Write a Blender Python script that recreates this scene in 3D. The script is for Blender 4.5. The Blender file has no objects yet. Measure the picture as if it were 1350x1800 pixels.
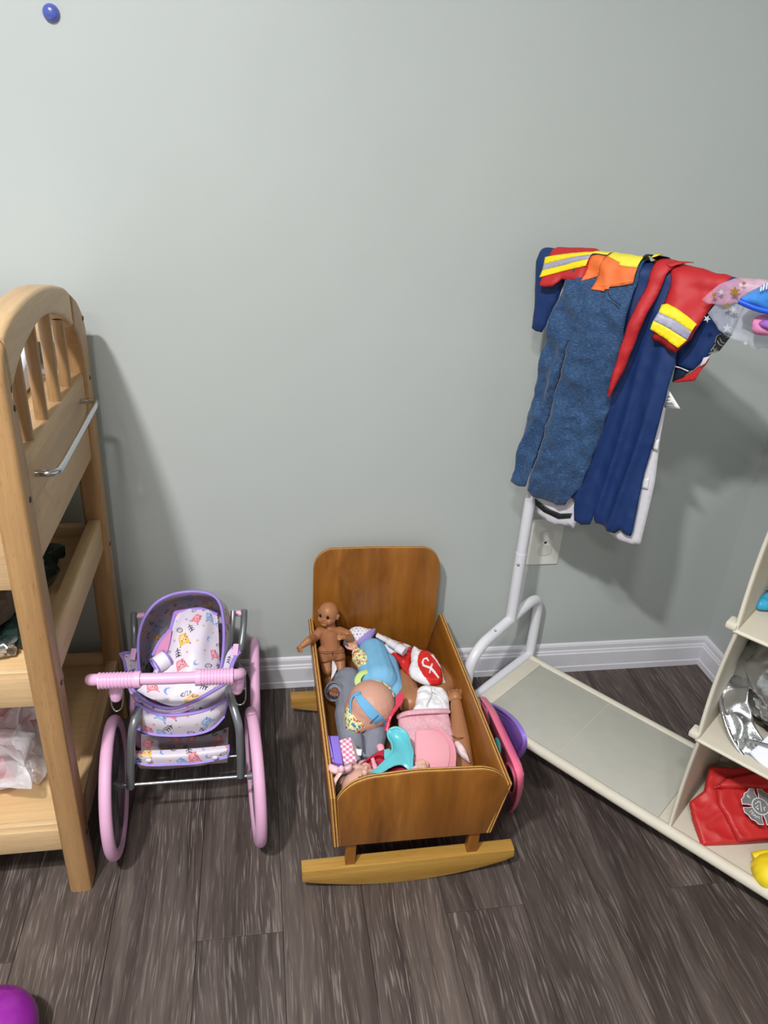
import bpy, bmesh, math, random
from mathutils import Vector as V, Matrix, noise
from mathutils.geometry import delaunay_2d_cdt
R = math.radians
PI = math.pi
SC = bpy.context.scene
COL = SC.collection

# ---------------------------------------------------------------- camera
cam_d = bpy.data.cameras.new('camera')
cam = bpy.data.objects.new('camera', cam_d)
COL.objects.link(cam)
cam_d.sensor_fit = 'VERTICAL'
cam_d.sensor_height = 36.0
cam_d.lens = 1302.36 / 1800 * 36.0
cam_d.clip_start = 0.02
cam.matrix_world = Matrix(((0.98559764, 0.01804309, -0.16814203, 0.0),
                           (-0.15823701, 0.44913161, -0.87934171, -1.45),
                           (0.05965186, 0.89328341, 0.44551814, 1.216),
                           (0, 0, 0, 1)))
SC.camera = cam

# ---------------------------------------------------------------- world, lights, exposure
w = bpy.data.worlds.new('world'); SC.world = w
w.use_nodes = True
w.node_tree.nodes['Background'].inputs[0].default_value = (0.85, 0.92, 1.0, 1)
w.node_tree.nodes['Background'].inputs[1].default_value = 0.15

def ceiling_or_fill_lamp(loc, power, size=0.16):
    d = bpy.data.lights.new('ceiling_or_fill_lamp', 'AREA')
    d.shape = 'DISK'; d.size = size; d.energy = power; d.color = (1.0, 0.985, 0.975)
    o = bpy.data.objects.new('ceiling_or_fill_lamp', d); COL.objects.link(o)
    o.location = loc
ceiling_or_fill_lamp((-0.64, -1.62, 2.36), 56, 0.12)
ceiling_or_fill_lamp((-0.28, -1.84, 2.36), 20, 0.2)
ceiling_or_fill_lamp((-0.55, -3.2, 2.40), 22, 0.3)  # unseen fill lamp added further back to brighten the room
SC.view_settings.view_transform = 'Standard'
SC.view_settings.look = 'None'
SC.view_settings.exposure = 0.0
SC.view_settings.gamma = 1.0
SC.view_settings.use_curve_mapping = False

# ---------------------------------------------------------------- helpers
def lin(h):
    h = h.lstrip('#')
    out = []
    for i in (0, 2, 4):
        c = int(h[i:i+2], 16) / 255
        out.append(c / 12.92 if c <= 0.04045 else ((c + 0.055) / 1.055) ** 2.4)
    return tuple(out)
def rgba(h): return lin(h) + (1.0,)
def mixc(a, b, t): return tuple(x + (y - x) * t for x, y in zip(a, b))

def base(name):
    m = bpy.data.materials.new(name); m.use_nodes = True
    nt = m.node_tree
    return m, nt, nt.nodes['Principled BSDF']
def nd(nt, typ, **kw):
    n = nt.nodes.new(typ)
    for k, v in kw.items():
        if isinstance(v, tuple) and k == 'ins': pass
        setattr(n, k, v)
    return n
def coords(nt, scale=(1, 1, 1), rot=(0, 0, 0), random_off=False, kind='Object'):
    tc = nd(nt, 'ShaderNodeTexCoord'); mp = nd(nt, 'ShaderNodeMapping')
    mp.inputs['Scale'].default_value = scale
    mp.inputs['Rotation'].default_value = rot
    nt.links.new(tc.outputs[kind], mp.inputs[0])
    if random_off:
        oi = nd(nt, 'ShaderNodeObjectInfo'); ml = nd(nt, 'ShaderNodeMath', operation='MULTIPLY')
        ml.inputs[1].default_value = 37.0
        nt.links.new(oi.outputs['Random'], ml.inputs[0])
        nt.links.new(ml.outputs[0], mp.inputs['Location'])
    return mp.outputs[0]
def noise_n(nt, vec, scale, detail=3, rough=0.55, dist=0.0):
    n = nd(nt, 'ShaderNodeTexNoise')
    n.inputs['Scale'].default_value = scale; n.inputs['Detail'].default_value = detail
    n.inputs['Roughness'].default_value = rough; n.inputs['Distortion'].default_value = dist
    nt.links.new(vec, n.inputs['Vector'])
    return n.outputs[0]
def ramp(nt, fac, stops):
    r = nd(nt, 'ShaderNodeValToRGB')
    el = r.color_ramp.elements
    while len(el) < len(stops): el.new(0.5)
    for e, (p, c) in zip(el, stops):
        e.position = p; e.color = c if len(c) == 4 else tuple(c) + (1,)
    nt.links.new(fac, r.inputs[0])
    return r.outputs[0]
def mix(nt, fac, a, b, mode='MIX'):
    m = nd(nt, 'ShaderNodeMix', data_type='RGBA', blend_type=mode)
    for sock, v in ((m.inputs[0], fac), (m.inputs[6], a), (m.inputs[7], b)):
        if isinstance(v, (int, float)): sock.default_value = v
        elif isinstance(v, tuple): sock.default_value = v if len(v) == 4 else v + (1,)
        else: nt.links.new(v, sock)
    return m.outputs[2]
def bump(nt, p, h, strength=0.2, dist=0.001):
    b = nd(nt, 'ShaderNodeBump'); b.inputs['Strength'].default_value = strength
    b.inputs['Distance'].default_value = dist
    nt.links.new(h, b.inputs['Height']); nt.links.new(b.outputs[0], p.inputs['Normal'])

_mats = {}
def plain(name, h, rough=0.5, metal=0.0, spec=0.5, var=0.06, scale=40, bmp=0.05, coat=0.0, sss=0.0, bdist=0.0006):
    """a slightly uneven single-colour material"""
    if name in _mats: return _mats[name]
    m, nt, p = base(name)
    c = lin(h)
    v = coords(nt)
    n = noise_n(nt, v, scale, 4)
    col = ramp(nt, n, [(0.3, tuple(x * (1 - var) for x in c)), (0.7, tuple(min(1, x * (1 + var)) for x in c))])
    nt.links.new(col, p.inputs['Base Color'])
    p.inputs['Roughness'].default_value = rough; p.inputs['Metallic'].default_value = metal
    p.inputs['Specular IOR Level'].default_value = spec
    p.inputs['Coat Weight'].default_value = coat
    if sss:
        p.inputs['Subsurface Weight'].default_value = sss
        p.inputs['Subsurface Radius'].default_value = (0.004, 0.002, 0.001)
    if bmp: bump(nt, p, noise_n(nt, v, scale * 6, 2), bmp, bdist)
    _mats[name] = m
    return m
def painted(name, rough=0.6, weave=0.0, spec=0.4, metal=0.0, wscale=900, coat=0.0):
    """colour printed on the surface (attribute Col) with a fine weave"""
    if name in _mats: return _mats[name]
    m, nt, p = base(name)
    a = nd(nt, 'ShaderNodeAttribute', attribute_name='Col')
    v = coords(nt)
    n = noise_n(nt, v, 60, 3)
    col = mix(nt, 0.12, a.outputs['Color'], n, 'OVERLAY')
    nt.links.new(col, p.inputs['Base Color'])
    p.inputs['Roughness'].default_value = rough
    p.inputs['Specular IOR Level'].default_value = spec
    p.inputs['Metallic'].default_value = metal
    p.inputs['Coat Weight'].default_value = coat
    if weave: bump(nt, p, noise_n(nt, v, wscale, 2), weave, 0.0006)
    _mats[name] = m
    return m
def wood(name, cols, axis='z', fine=260, stretch=0.05, rough=0.42, coat=0.0, blotch=0.0, fleck=0.0):
    if name in _mats: return _mats[name]
    m, nt, p = base(name)
    s = [1.0, 1.0, 1.0]; s['xyz'.index(axis)] = stretch
    v = coords(nt, tuple(s), random_off=True)
    big = noise_n(nt, v, fine * 0.10, 4, 0.6, 1.2)
    fin = noise_n(nt, v, fine, 3, 0.6)
    c0, c1, c2 = [lin(c) for c in cols]
    col = ramp(nt, big, [(0.25, c0), (0.5, c1), (0.75, c2)])
    g = ramp(nt, fin, [(0.35, (0.80, 0.80, 0.80)), (0.6, (1, 1, 1))])
    col = mix(nt, 0.55, col, g, 'MULTIPLY')
    if blotch:
        sb = [1, 1, 1]; sb['xyz'.index(axis)] = 0.35
        bl = noise_n(nt, coords(nt, tuple(sb), random_off=True), 13, 3, 0.6, 1.2)
        col = mix(nt, blotch, col, ramp(nt, bl, [(0.3, (0.6, 0.55, 0.48)), (0.5, (1, 1, 1)), (0.72, (1.25, 1.22, 1.18))]), 'MULTIPLY')
    if fleck:
        s2 = [1, 1, 1]; s2['xyz'.index(axis)] = 0.14
        fl = noise_n(nt, coords(nt, tuple(s2)), 420, 1, 0.5)
        col = mix(nt, fleck, col, ramp(nt, fl, [(0.28, (0.55, 0.42, 0.3)), (0.36, (1, 1, 1))]), 'MULTIPLY')
    nt.links.new(col, p.inputs['Base Color'])
    p.inputs['Roughness'].default_value = rough
    p.inputs['Coat Weight'].default_value = coat
    p.inputs['Coat Roughness'].default_value = 0.25
    bump(nt, p, fin, 0.12, 0.0006)
    _mats[name] = m
    return m

# ---- mesh builders
def nvec(p): return V((noise.noise(p), noise.noise(p + V((9.3, -1.5, -7.9))), noise.noise(p + V((-4.1, 6.7, 2.3)))))
def link(name, me, parent=None):
    o = bpy.data.objects.new(name, me); COL.objects.link(o)
    if parent is not None: o.parent = parent
    return o
def obj(name, bm, m, parent=None, smooth=True, angle=40):
    """link a bmesh as one mesh object (bm in world coordinates; the parent's own offset is taken out)"""
    me = bpy.data.meshes.new(name)
    bm.normal_update()
    bm.to_mesh(me); bm.free()
    me.materials.append(m)
    if smooth and len(me.polygons):
        me.shade_smooth()
        if angle: me.set_sharp_from_angle(angle=R(angle))
    o = link(name, me, parent)
    if parent is not None: o.matrix_parent_inverse = world_of(parent).inverted()
    return o
def world_of(o):
    if o.parent is None: return o.matrix_basis.copy()
    return world_of(o.parent) @ o.matrix_parent_inverse @ o.matrix_basis
def thing(name, label, cat, loc=(0, 0, 0), group=None):
    o = bpy.data.objects.new(name, None); COL.objects.link(o)
    o.empty_display_size = 0.05
    o.location = loc
    o['label'] = label; o['category'] = cat
    if group: o['group'] = group
    return o
def tag(o, label, cat, group=None):
    o['label'] = label; o['category'] = cat
    if group: o['group'] = group
    return o
def struct(o):
    o['kind'] = 'structure'
    return o
def box(bm, lo, hi, bev=0.0, seg=2):
    lo, hi = V(lo), V(hi)
    r = bmesh.ops.create_cube(bm, size=1.0)
    vs = r['verts']
    bmesh.ops.scale(bm, vec=hi - lo, verts=vs)
    bmesh.ops.translate(bm, vec=(lo + hi) / 2, verts=vs)
    if bev:
        es = list({e for v in vs for e in v.link_edges})
        bmesh.ops.bevel(bm, geom=es, offset=bev, segments=seg, affect='EDGES', profile=0.5)
def boxobj(name, lo, hi, m, parent=None, bev=0.003, seg=2):
    bm = bmesh.new(); box(bm, lo, hi, bev, seg)
    return obj(name, bm, m, parent)
def spline(pts, n=8, closed=False):
    pts = [V(p) for p in pts]
    k = len(pts); out = []
    rng = k if closed else k - 1
    for i in range(rng):
        if closed: a, b, c, d = pts[(i - 1) % k], pts[i], pts[(i + 1) % k], pts[(i + 2) % k]
        else: a, b, c, d = pts[max(i - 1, 0)], pts[i], pts[i + 1], pts[min(i + 2, k - 1)]
        for j in range(n):
            t = j / n
            out.append(0.5 * ((2 * b) + (c - a) * t + (2 * a - 5 * b + 4 * c - d) * t * t + (3 * b - a - 3 * c + d) * t ** 3))
    if not closed: out.append(pts[-1])
    return out
def tube(bm, pts, r, seg=12, closed=False, flat=None):
    """round tube along pts; r a number or one per point; flat=(a,b) scales the section"""
    pts = [V(p) for p in pts]; n = len(pts)
    rs = r if isinstance(r, (list, tuple)) else [r] * n
    tan = []
    for i in range(n):
        if closed: t = pts[(i + 1) % n] - pts[i - 1]
        else: t = pts[min(i + 1, n - 1)] - pts[max(i - 1, 0)]
        tan.append(t.normalized() if t.length > 1e-9 else V((0, 0, 1)))
    ref = V((0, 0, 1)) if abs(tan[0].z) < 0.9 else V((1, 0, 0))
    nrm = (ref - tan[0] * ref.dot(tan[0])).normalized()
    rings = []
    for i in range(n):
        nrm = nrm - tan[i] * nrm.dot(tan[i])
        nrm = nrm.normalized() if nrm.length > 1e-6 else tan[i].orthogonal().normalized()
        bn = tan[i].cross(nrm)
        fa, fb = flat or (1, 1)
        rings.append([bm.verts.new(pts[i] + (nrm * math.cos(2 * PI * k / seg) * fa + bn * math.sin(2 * PI * k / seg) * fb) * rs[i]) for k in range(seg)])
    for i in range(n if closed else n - 1):
        a, b = rings[i], rings[(i + 1) % n]
        for k in range(seg):
            bm.faces.new((a[k], a[(k + 1) % seg], b[(k + 1) % seg], b[k]))
    if not closed:
        bm.faces.new(rings[0][::-1]); bm.faces.new(rings[-1])
def tubeobj(name, pts, r, m, parent=None, seg=12, closed=False, smooth_n=0, flat=None):
    bm = bmesh.new()
    if smooth_n:
        pts = spline(pts, smooth_n, closed)
    tube(bm, pts, r, seg, closed, flat)
    return obj(name, bm, m, parent, angle=60)
def lathe(bm, prof, origin, axis=(0, 0, 1), seg=32):
    ax = V(axis).normalized(); a = ax.orthogonal().normalized(); b = ax.cross(a); o = V(origin)
    rings = []
    for r, h in prof:
        if r < 1e-6: rings.append([bm.verts.new(o + ax * h)])
        else: rings.append([bm.verts.new(o + ax * h + (a * math.cos(2 * PI * k / seg) + b * math.sin(2 * PI * k / seg)) * r) for k in range(seg)])
    for p, q in zip(rings, rings[1:]):
        for k in range(seg):
            if len(p) == 1 and len(q) == 1: continue
            if len(p) == 1: bm.faces.new((p[0], q[(k + 1) % seg], q[k]))
            elif len(q) == 1: bm.faces.new((p[k], p[(k + 1) % seg], q[0]))
            else: bm.faces.new((p[k], p[(k + 1) % seg], q[(k + 1) % seg], q[k]))
def ball(bm, c, r, seg=16, mat=None):
    M = Matrix.Translation(V(c)) @ (mat or Matrix.Identity(4)) @ Matrix.Diagonal((*(r if isinstance(r, (tuple, list)) else (r, r, r)), 1))
    bmesh.ops.create_uvsphere(bm, u_segments=seg, v_segments=max(6, seg // 2 + 2), radius=1.0, matrix=M)
def inset(ol, k):
    """the outline moved inwards by k"""
    n = len(ol); out = []
    area = sum(ol[i][0] * ol[(i + 1) % n][1] - ol[(i + 1) % n][0] * ol[i][1] for i in range(n))
    sg = 1 if area > 0 else -1
    for i in range(n):
        a, b, c = ol[i - 1], ol[i], ol[(i + 1) % n]
        t1 = V((b[0] - a[0], b[1] - a[1])); t2 = V((c[0] - b[0], c[1] - b[1]))
        t1 = t1.normalized() if t1.length > 1e-9 else t2.normalized(); t2 = t2.normalized() if t2.length > 1e-9 else t1
        nn = V((-t1.y, t1.x)) + V((-t2.y, t2.x))
        nn = nn.normalized() if nn.length > 1e-6 else V((-t1.y, t1.x))
        cs = max(0.5, nn.dot(V((-t1.y, t1.x))))
        out.append((b[0] + nn.x * k * sg / cs, b[1] + nn.y * k * sg / cs))
    return out
def prism(bm, outline, fn, d0, d1, bev=0.0, seg=2):
    """outline: 2-D points; fn(a, b, d) -> 3-D; a plate from depth d0 to d1 with rounded rims"""
    ol = [tuple(p) for p in outline]; n = len(ol)
    rings = []
    if bev:
        for q in range(seg + 1):
            t = PI / 2 * q / seg; rings.append((inset(ol, bev * (1 - math.sin(t))), d0 + bev * (1 - math.cos(t))))
        for q in range(seg + 1):
            t = PI / 2 * q / seg; rings.append((inset(ol, bev * (1 - math.cos(t))), d1 - bev * (1 - math.sin(t))))
    else: rings = [(ol, d0), (ol, d1)]
    vr = [[bm.verts.new(fn(a, b, d)) for a, b in r] for r, d in rings]
    for p, q in zip(vr, vr[1:]):
        for i in range(n): bm.faces.new((p[i], p[(i + 1) % n], q[(i + 1) % n], q[i]))
    vs, es, fs, *_ = delaunay_2d_cdt([V(p) for p in rings[0][0]], [(i, (i + 1) % n) for i in range(n)], [], 1, 1e-7)
    mp = [min(range(n), key=lambda i: (rings[0][0][i][0] - v.x) ** 2 + (rings[0][0][i][1] - v.y) ** 2) for v in vs]
    for f in fs:
        for ring, fl in ((vr[0], 0), (vr[-1], 1)):
            try: bm.faces.new([ring[mp[i]] for i in (f if fl else f[::-1])])
            except ValueError: pass
    bmesh.ops.recalc_face_normals(bm, faces=list({f for r in vr for v in r for f in v.link_faces}))
def rounded(x0, y0, x1, y1, r, n=5):
    out = []
    for cx, cy, a0 in ((x1 - r, y1 - r, 0), (x0 + r, y1 - r, 90), (x0 + r, y0 + r, 180), (x1 - r, y0 + r, 270)):
        for k in range(n + 1):
            a = R(a0 + 90 * k / n)
            out.append((cx + r * math.cos(a), cy + r * math.sin(a)))
    return out
def loft(bm, rows, nu, nv, closed=False, off=None):
    """smooth sheet through rows of control points; returns [(vert, u, v)] with u, v in metres"""
    g = [spline(r, 8, closed) for r in rows]
    m = []
    for r in g:                                    # resample each row to nu+1 points by arc length
        if closed: r = r + [r[0]]
        L = [0.0]
        for a, b in zip(r, r[1:]): L.append(L[-1] + (b - a).length)
        out = []; j = 0
        for i in range(nu + 1):
            t = L[-1] * i / nu
            while j < len(L) - 2 and L[j + 1] < t: j += 1
            f = (t - L[j]) / max(1e-9, L[j + 1] - L[j])
            out.append(r[j].lerp(r[j + 1], min(1, max(0, f))))
        m.append(out)
    cols = []
    for i in range(nu + 1):
        c = spline([m[k][i] for k in range(len(m))], 10)
        L = [0.0]
        for a, b in zip(c, c[1:]): L.append(L[-1] + (b - a).length)
        out = []; j = 0
        for q in range(nv + 1):
            t = L[-1] * q / nv
            while j < len(L) - 2 and L[j + 1] < t: j += 1
            f = (t - L[j]) / max(1e-9, L[j + 1] - L[j])
            out.append(c[j].lerp(c[j + 1], min(1, max(0, f))))
        cols.append(out)
    W = sum((cols[i + 1][nv // 2] - cols[i][nv // 2]).length for i in range(nu))
    H = sum((cols[nu // 2][q + 1] - cols[nu // 2][q]).length for q in range(nv))
    info = []
    grid = []
    for i in range(nu + 1 if not closed else nu):
        line = []
        for q in range(nv + 1):
            p = cols[i][q]
            if off:
                a = cols[min(i + 1, nu)][q] - cols[max(i - 1, 0)][q]; b = cols[i][min(q + 1, nv)] - cols[i][max(q - 1, 0)]
                nn = a.cross(b)
                if nn.length > 1e-12: p = p + nn.normalized() * off(i / nu * W, q / nv * H)
            v = bm.verts.new(p); line.append(v); info.append((v, i / nu * W, q / nv * H))
        grid.append(line)
    k = len(grid)
    for i in range(k if closed else k - 1):
        for q in range(nv):
            bm.faces.new((grid[i][q], grid[(i + 1) % k][q], grid[(i + 1) % k][q + 1], grid[i][q + 1]))
    return info
def colours(bm, info, fn):
    bm.verts.index_update()
    idx = [(v.index, a, b) for v, a, b in info]
    lay = bm.verts.layers.float_color.new('Col')
    bm.verts.ensure_lookup_table()
    for i, a, b in idx: bm.verts[i][lay] = tuple(fn(a, b)) + (1.0,)
def thick(o, t, off=-1.0):
    s = o.modifiers.new('thickness', 'SOLIDIFY'); s.thickness = t; s.offset = off
    return o
def loftobj(name, rows, nu, nv, m, parent=None, t=0.0015, paint=None, closed=False, off=None):
    bm = bmesh.new()
    info = loft(bm, rows, nu, nv, closed, off)
    if paint: colours(bm, info, paint)
    o = obj(name, bm, m, parent, angle=0)
    if t: thick(o, t, 0)
    return o
def seg_d(px, py, ax, ay, bx, by):
    dx, dy = bx - ax, by - ay
    q = dx * dx + dy * dy
    t = 0 if q < 1e-18 else max(0, min(1, ((px - ax) * dx + (py - ay) * dy) / q))
    return math.hypot(px - ax - t * dx, py - ay - t * dy)
def poly_d(x, y, poly):
    return min(seg_d(x, y, *poly[i], *poly[(i + 1) % len(poly)]) for i in range(len(poly)))
def inside(x, y, poly):
    r = False; j = len(poly) - 1
    for i in range(len(poly)):
        xi, yi = poly[i]; xj, yj = poly[j]
        if (yi > y) != (yj > y) and x < (xj - xi) * (y - yi) / (yj - yi) + xi: r = not r
        j = i
    return r
def stroke_d(x, y, pts):
    return min(seg_d(x, y, *pts[i], *pts[i + 1]) for i in range(len(pts) - 1))
def smooth2(poly, n=5):
    return [(p.x, p.y) for p in spline([(a, b, 0) for a, b in poly], n, True)]
def fill(poly, step):
    """triangulated polygon with an even net of inner points; returns 2-D points and faces"""
    pts = []
    for i in range(len(poly)):
        a, b = V(poly[i]), V(poly[(i + 1) % len(poly)])
        n = max(1, round((b - a).length / step))
        for k in range(n): pts.append(tuple(a.lerp(b, k / n)))
    nb = len(pts)
    edges = [(i, (i + 1) % nb) for i in range(nb)]
    x0, x1 = min(p[0] for p in poly), max(p[0] for p in poly)
    y0, y1 = min(p[1] for p in poly), max(p[1] for p in poly)
    row = 0; y = y0 + step * 0.5
    while y < y1:
        x = x0 + (step * 0.5 if row % 2 else 0)
        while x < x1:
            if inside(x, y, poly) and poly_d(x, y, poly) > step * 0.45: pts.append((x, y))
            x += step
        y += step * 0.87; row += 1
    vs, es, fs, *_ = delaunay_2d_cdt([V(p) for p in pts], edges, [], 1, 1e-7)
    return [(v.x, v.y) for v in vs], fs
def plane_of(p3, up=None):
    """origin, ex, ey, n of the best plane through a loop of points, n towards the viewer"""
    p3 = [V(p) for p in p3]
    o = sum(p3, V()) / len(p3)
    n = V()
    for i in range(len(p3)):
        a, b = p3[i] - o, p3[(i + 1) % len(p3)] - o
        n += a.cross(b)
    n.normalize()
    if n.dot(V((0, -1.45, 1.216)) - o) < 0: n = -n
    ex = V((1, 0, 0)); ex = (ex - n * ex.dot(n)).normalized()
    ey = n.cross(ex)
    return o, ex, ey, n
def pillow(name, p3, h, m, parent=None, step=0.004, edge=None, back=0.6, paint=None, wrinkle=0.0, wscale=60, sm=4, dip=None, ridge=False):
    """a stuffed or swollen shape: outline p3 (3-D loop), height h towards the viewer, h*back behind"""
    o, ex, ey, n = plane_of(p3)
    P2 = lambda p: ((V(p) - o).dot(ex), (V(p) - o).dot(ey))
    poly = [P2(p) for p in p3]
    if sm: poly = smooth2(poly, sm)
    vs, fs = fill(poly, step)
    edge = edge or max(0.004, h * 1.4)
    bm = bmesh.new()
    top, bot, info = [], [], []
    for (a, b) in vs:
        d = poly_d(a, b, poly)
        t = min(1.0, d / edge)
        q = math.sqrt(max(0.0, 1 - (1 - t) ** 2))
        z = h * q
        base_p = o + ex * a + ey * b
        if wrinkle: z += wrinkle * q * noise.noise(base_p * wscale) + wrinkle * 0.5 * q * noise.noise(base_p * wscale * 2.3)
        if ridge: z += ridge * q * (0.4 - 2.2 * abs(noise.noise(base_p * wscale * 0.8 + V((5, 2, 9))))) + ridge * 0.5 * q * (0.4 - 2.2 * abs(noise.noise(base_p * wscale * 1.9)))
        if dip: z += dip(a, b) * q
        v = bm.verts.new(base_p + n * z); top.append(v); info.append((v, a, b))
        if d < 1e-5: bot.append(v)
        else:
            v2 = bm.verts.new(base_p - n * h * back * q); bot.append(v2); info.append((v2, a, b))
    for f in fs:
        try: bm.faces.new([top[i] for i in f])
        except ValueError: pass
        b = [bot[i] for i in f][::-1]
        try: bm.faces.new(b)
        except ValueError: pass
    bmesh.ops.recalc_face_normals(bm, faces=bm.faces[:])
    if paint: colours(bm, info, lambda a, b: paint(a, b, P2))
    return obj(name, bm, m, parent, angle=70)

# ---- soft bodies grown from joined tapered limbs
def capsule(bm, p, q, r1, r2, seg=14):
    p, q = V(p), V(q); d = q - p; L = d.length
    if L < 1e-6: return ball(bm, p, max(r1, r2), seg)
    pr = []
    for k in range(0, 6): a = PI / 2 * k / 5; pr.append((r1 * math.sin(a), -r1 * math.cos(a)))
    for k in range(0, 6): a = PI / 2 * k / 5; pr.append((r2 * math.cos(a), L + r2 * math.sin(a)))
    pr[0] = (0, -r1); pr[-1] = (0, L + r2)
    lathe(bm, pr, p, d, seg)
def blob(name, parts, m, parent=None, voxel=0.0016, smooth=4, paint=None):
    """one continuous skin over capsules ('c', p, q, r1, r2) and ellipsoids ('e', c, (rx, ry, rz), rot)"""
    bm = bmesh.new()
    for e in parts:
        if e[0] == 'c': capsule(bm, *e[1:])
        else: ball(bm, e[1], e[2], 20, e[3] if len(e) > 3 else None)
    me = bpy.data.meshes.new(name); bm.to_mesh(me); bm.free()
    tmp = bpy.data.objects.new('tmp', me); COL.objects.link(tmp)
    r = tmp.modifiers.new('r', 'REMESH'); r.mode = 'VOXEL'; r.voxel_size = voxel
    s = tmp.modifiers.new('s', 'SMOOTH'); s.iterations = smooth; s.factor = 0.5
    dg = bpy.context.evaluated_depsgraph_get()
    me2 = bpy.data.meshes.new_from_object(tmp.evaluated_get(dg))
    bpy.data.objects.remove(tmp); bpy.data.meshes.remove(me)
    me2.name = name
    me2.materials.clear(); me2.materials.append(m)
    if paint:
        at = me2.attributes.new('Col', 'FLOAT_COLOR', 'POINT')
        for i, v in enumerate(me2.vertices): at.data[i].color = tuple(paint(v.co)) + (1.0,)
    me2.shade_smooth()
    o = link(name, me2, parent)
    if parent is not None: o.matrix_parent_inverse = world_of(parent).inverted()
    return o
def hand(w, d, nrm, s, curl=0.35, thumb=1):
    """palm, four unequal bent fingers and a thumb; w wrist, d pointing dir, nrm back of the hand, s hand length"""
    w = V(w); d = V(d).normalized(); nrm = V(nrm); nrm = (nrm - d * nrm.dot(d)).normalized(); x = d.cross(nrm)
    out = [('e', w + d * s * 0.28, (s * 0.3, s * 0.3, s * 0.3)), ('c', w + d * s * 0.2 - x * s * 0.16, w + d * s * 0.46 - x * s * 0.2, s * 0.15, s * 0.13), ('c', w + d * s * 0.2 + x * s * 0.16, w + d * s * 0.46 + x * s * 0.2, s * 0.15, s * 0.13)]
    for k, ln in enumerate((0.36, 0.44, 0.40, 0.30)):
        b = w + d * s * 0.5 + x * s * (-0.27 + 0.18 * k)
        d1 = (d * math.cos(curl) - nrm * math.sin(curl)).normalized()
        d2 = (d * math.cos(curl * 2.4) - nrm * math.sin(curl * 2.4)).normalized()
        m1 = b + d1 * s * ln * 0.5
        out += [('c', b, m1, s * 0.085, s * 0.08), ('c', m1, m1 + d2 * s * ln * 0.5, s * 0.08, s * 0.07)]
    t0 = w + d * s * 0.2 + x * s * 0.26 * thumb
    t1 = t0 + (d * 0.6 + x * 0.75 * thumb - nrm * 0.25).normalized() * s * 0.26
    out += [('c', t0, t1, s * 0.11, s * 0.09), ('c', t1, t1 + (d * 0.9 + x * 0.2 * thumb - nrm * 0.3).normalized() * s * 0.2, s * 0.09, s * 0.075)]
    return out
def frame(fwd, up=(0, 0, 1)):
    """matrix whose -Y looks along fwd and +Z is up"""
    f = V(fwd).normalized(); u = V(up); u = (u - f * u.dot(f)).normalized(); x = (-f).cross(u)
    return Matrix((x, -f, u)).transposed().to_4x4()
def doll_head(parent, c, r, fwd, up, skin, dark, lip, ears=True, face=True, voxel=0.0012, extra=()):
    M = Matrix.Translation(V(c)) @ frame(fwd, up)
    rot = frame(fwd, up)
    P = lambda x, y, z: M @ V((x * r, y * r, z * r))
    e = [('e', P(0, 0.05, 0.12), (0.92 * r, 0.98 * r, 0.98 * r), rot), ('e', P(0, -0.2, -0.35), (0.82 * r, 0.72 * r, 0.62 * r), rot),
         ('e', P(0.36, -0.6, -0.4), (0.36 * r, 0.3 * r, 0.34 * r), rot), ('e', P(-0.36, -0.6, -0.4), (0.36 * r, 0.3 * r, 0.34 * r), rot),
         ('e', P(0, -0.72, -0.72), (0.3 * r, 0.25 * r, 0.22 * r), rot), ('e', P(0, -0.93, -0.22), (0.11 * r, 0.15 * r, 0.12 * r), rot),
         ('e', P(0, -0.84, -0.5), (0.2 * r, 0.12 * r, 0.1 * r), rot)]
    if ears:
        for s in (-1, 1):
            e += [('e', P(0.93 * s, 0.08, -0.12), (0.12 * r, 0.2 * r, 0.28 * r), rot), ('e', P(0.98 * s, 0.1, 0.02), (0.12 * r, 0.2 * r, 0.14 * r), rot)]
    o = blob('head', e + list(extra), skin, parent, voxel, 3)
    if face:
        for s in (-1, 1):
            bm = bmesh.new(); ball(bm, P(0.36 * s, -0.83, 0.06), (0.15 * r, 0.1 * r, 0.18 * r), 16, rot)
            obj('eye', bm, dark, o)
        bm = bmesh.new(); ball(bm, P(0, -0.945, -0.5), (0.17 * r, 0.05 * r, 0.05 * r), 12, rot)
        obj('mouth', bm, lip, o)
    return o
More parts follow.
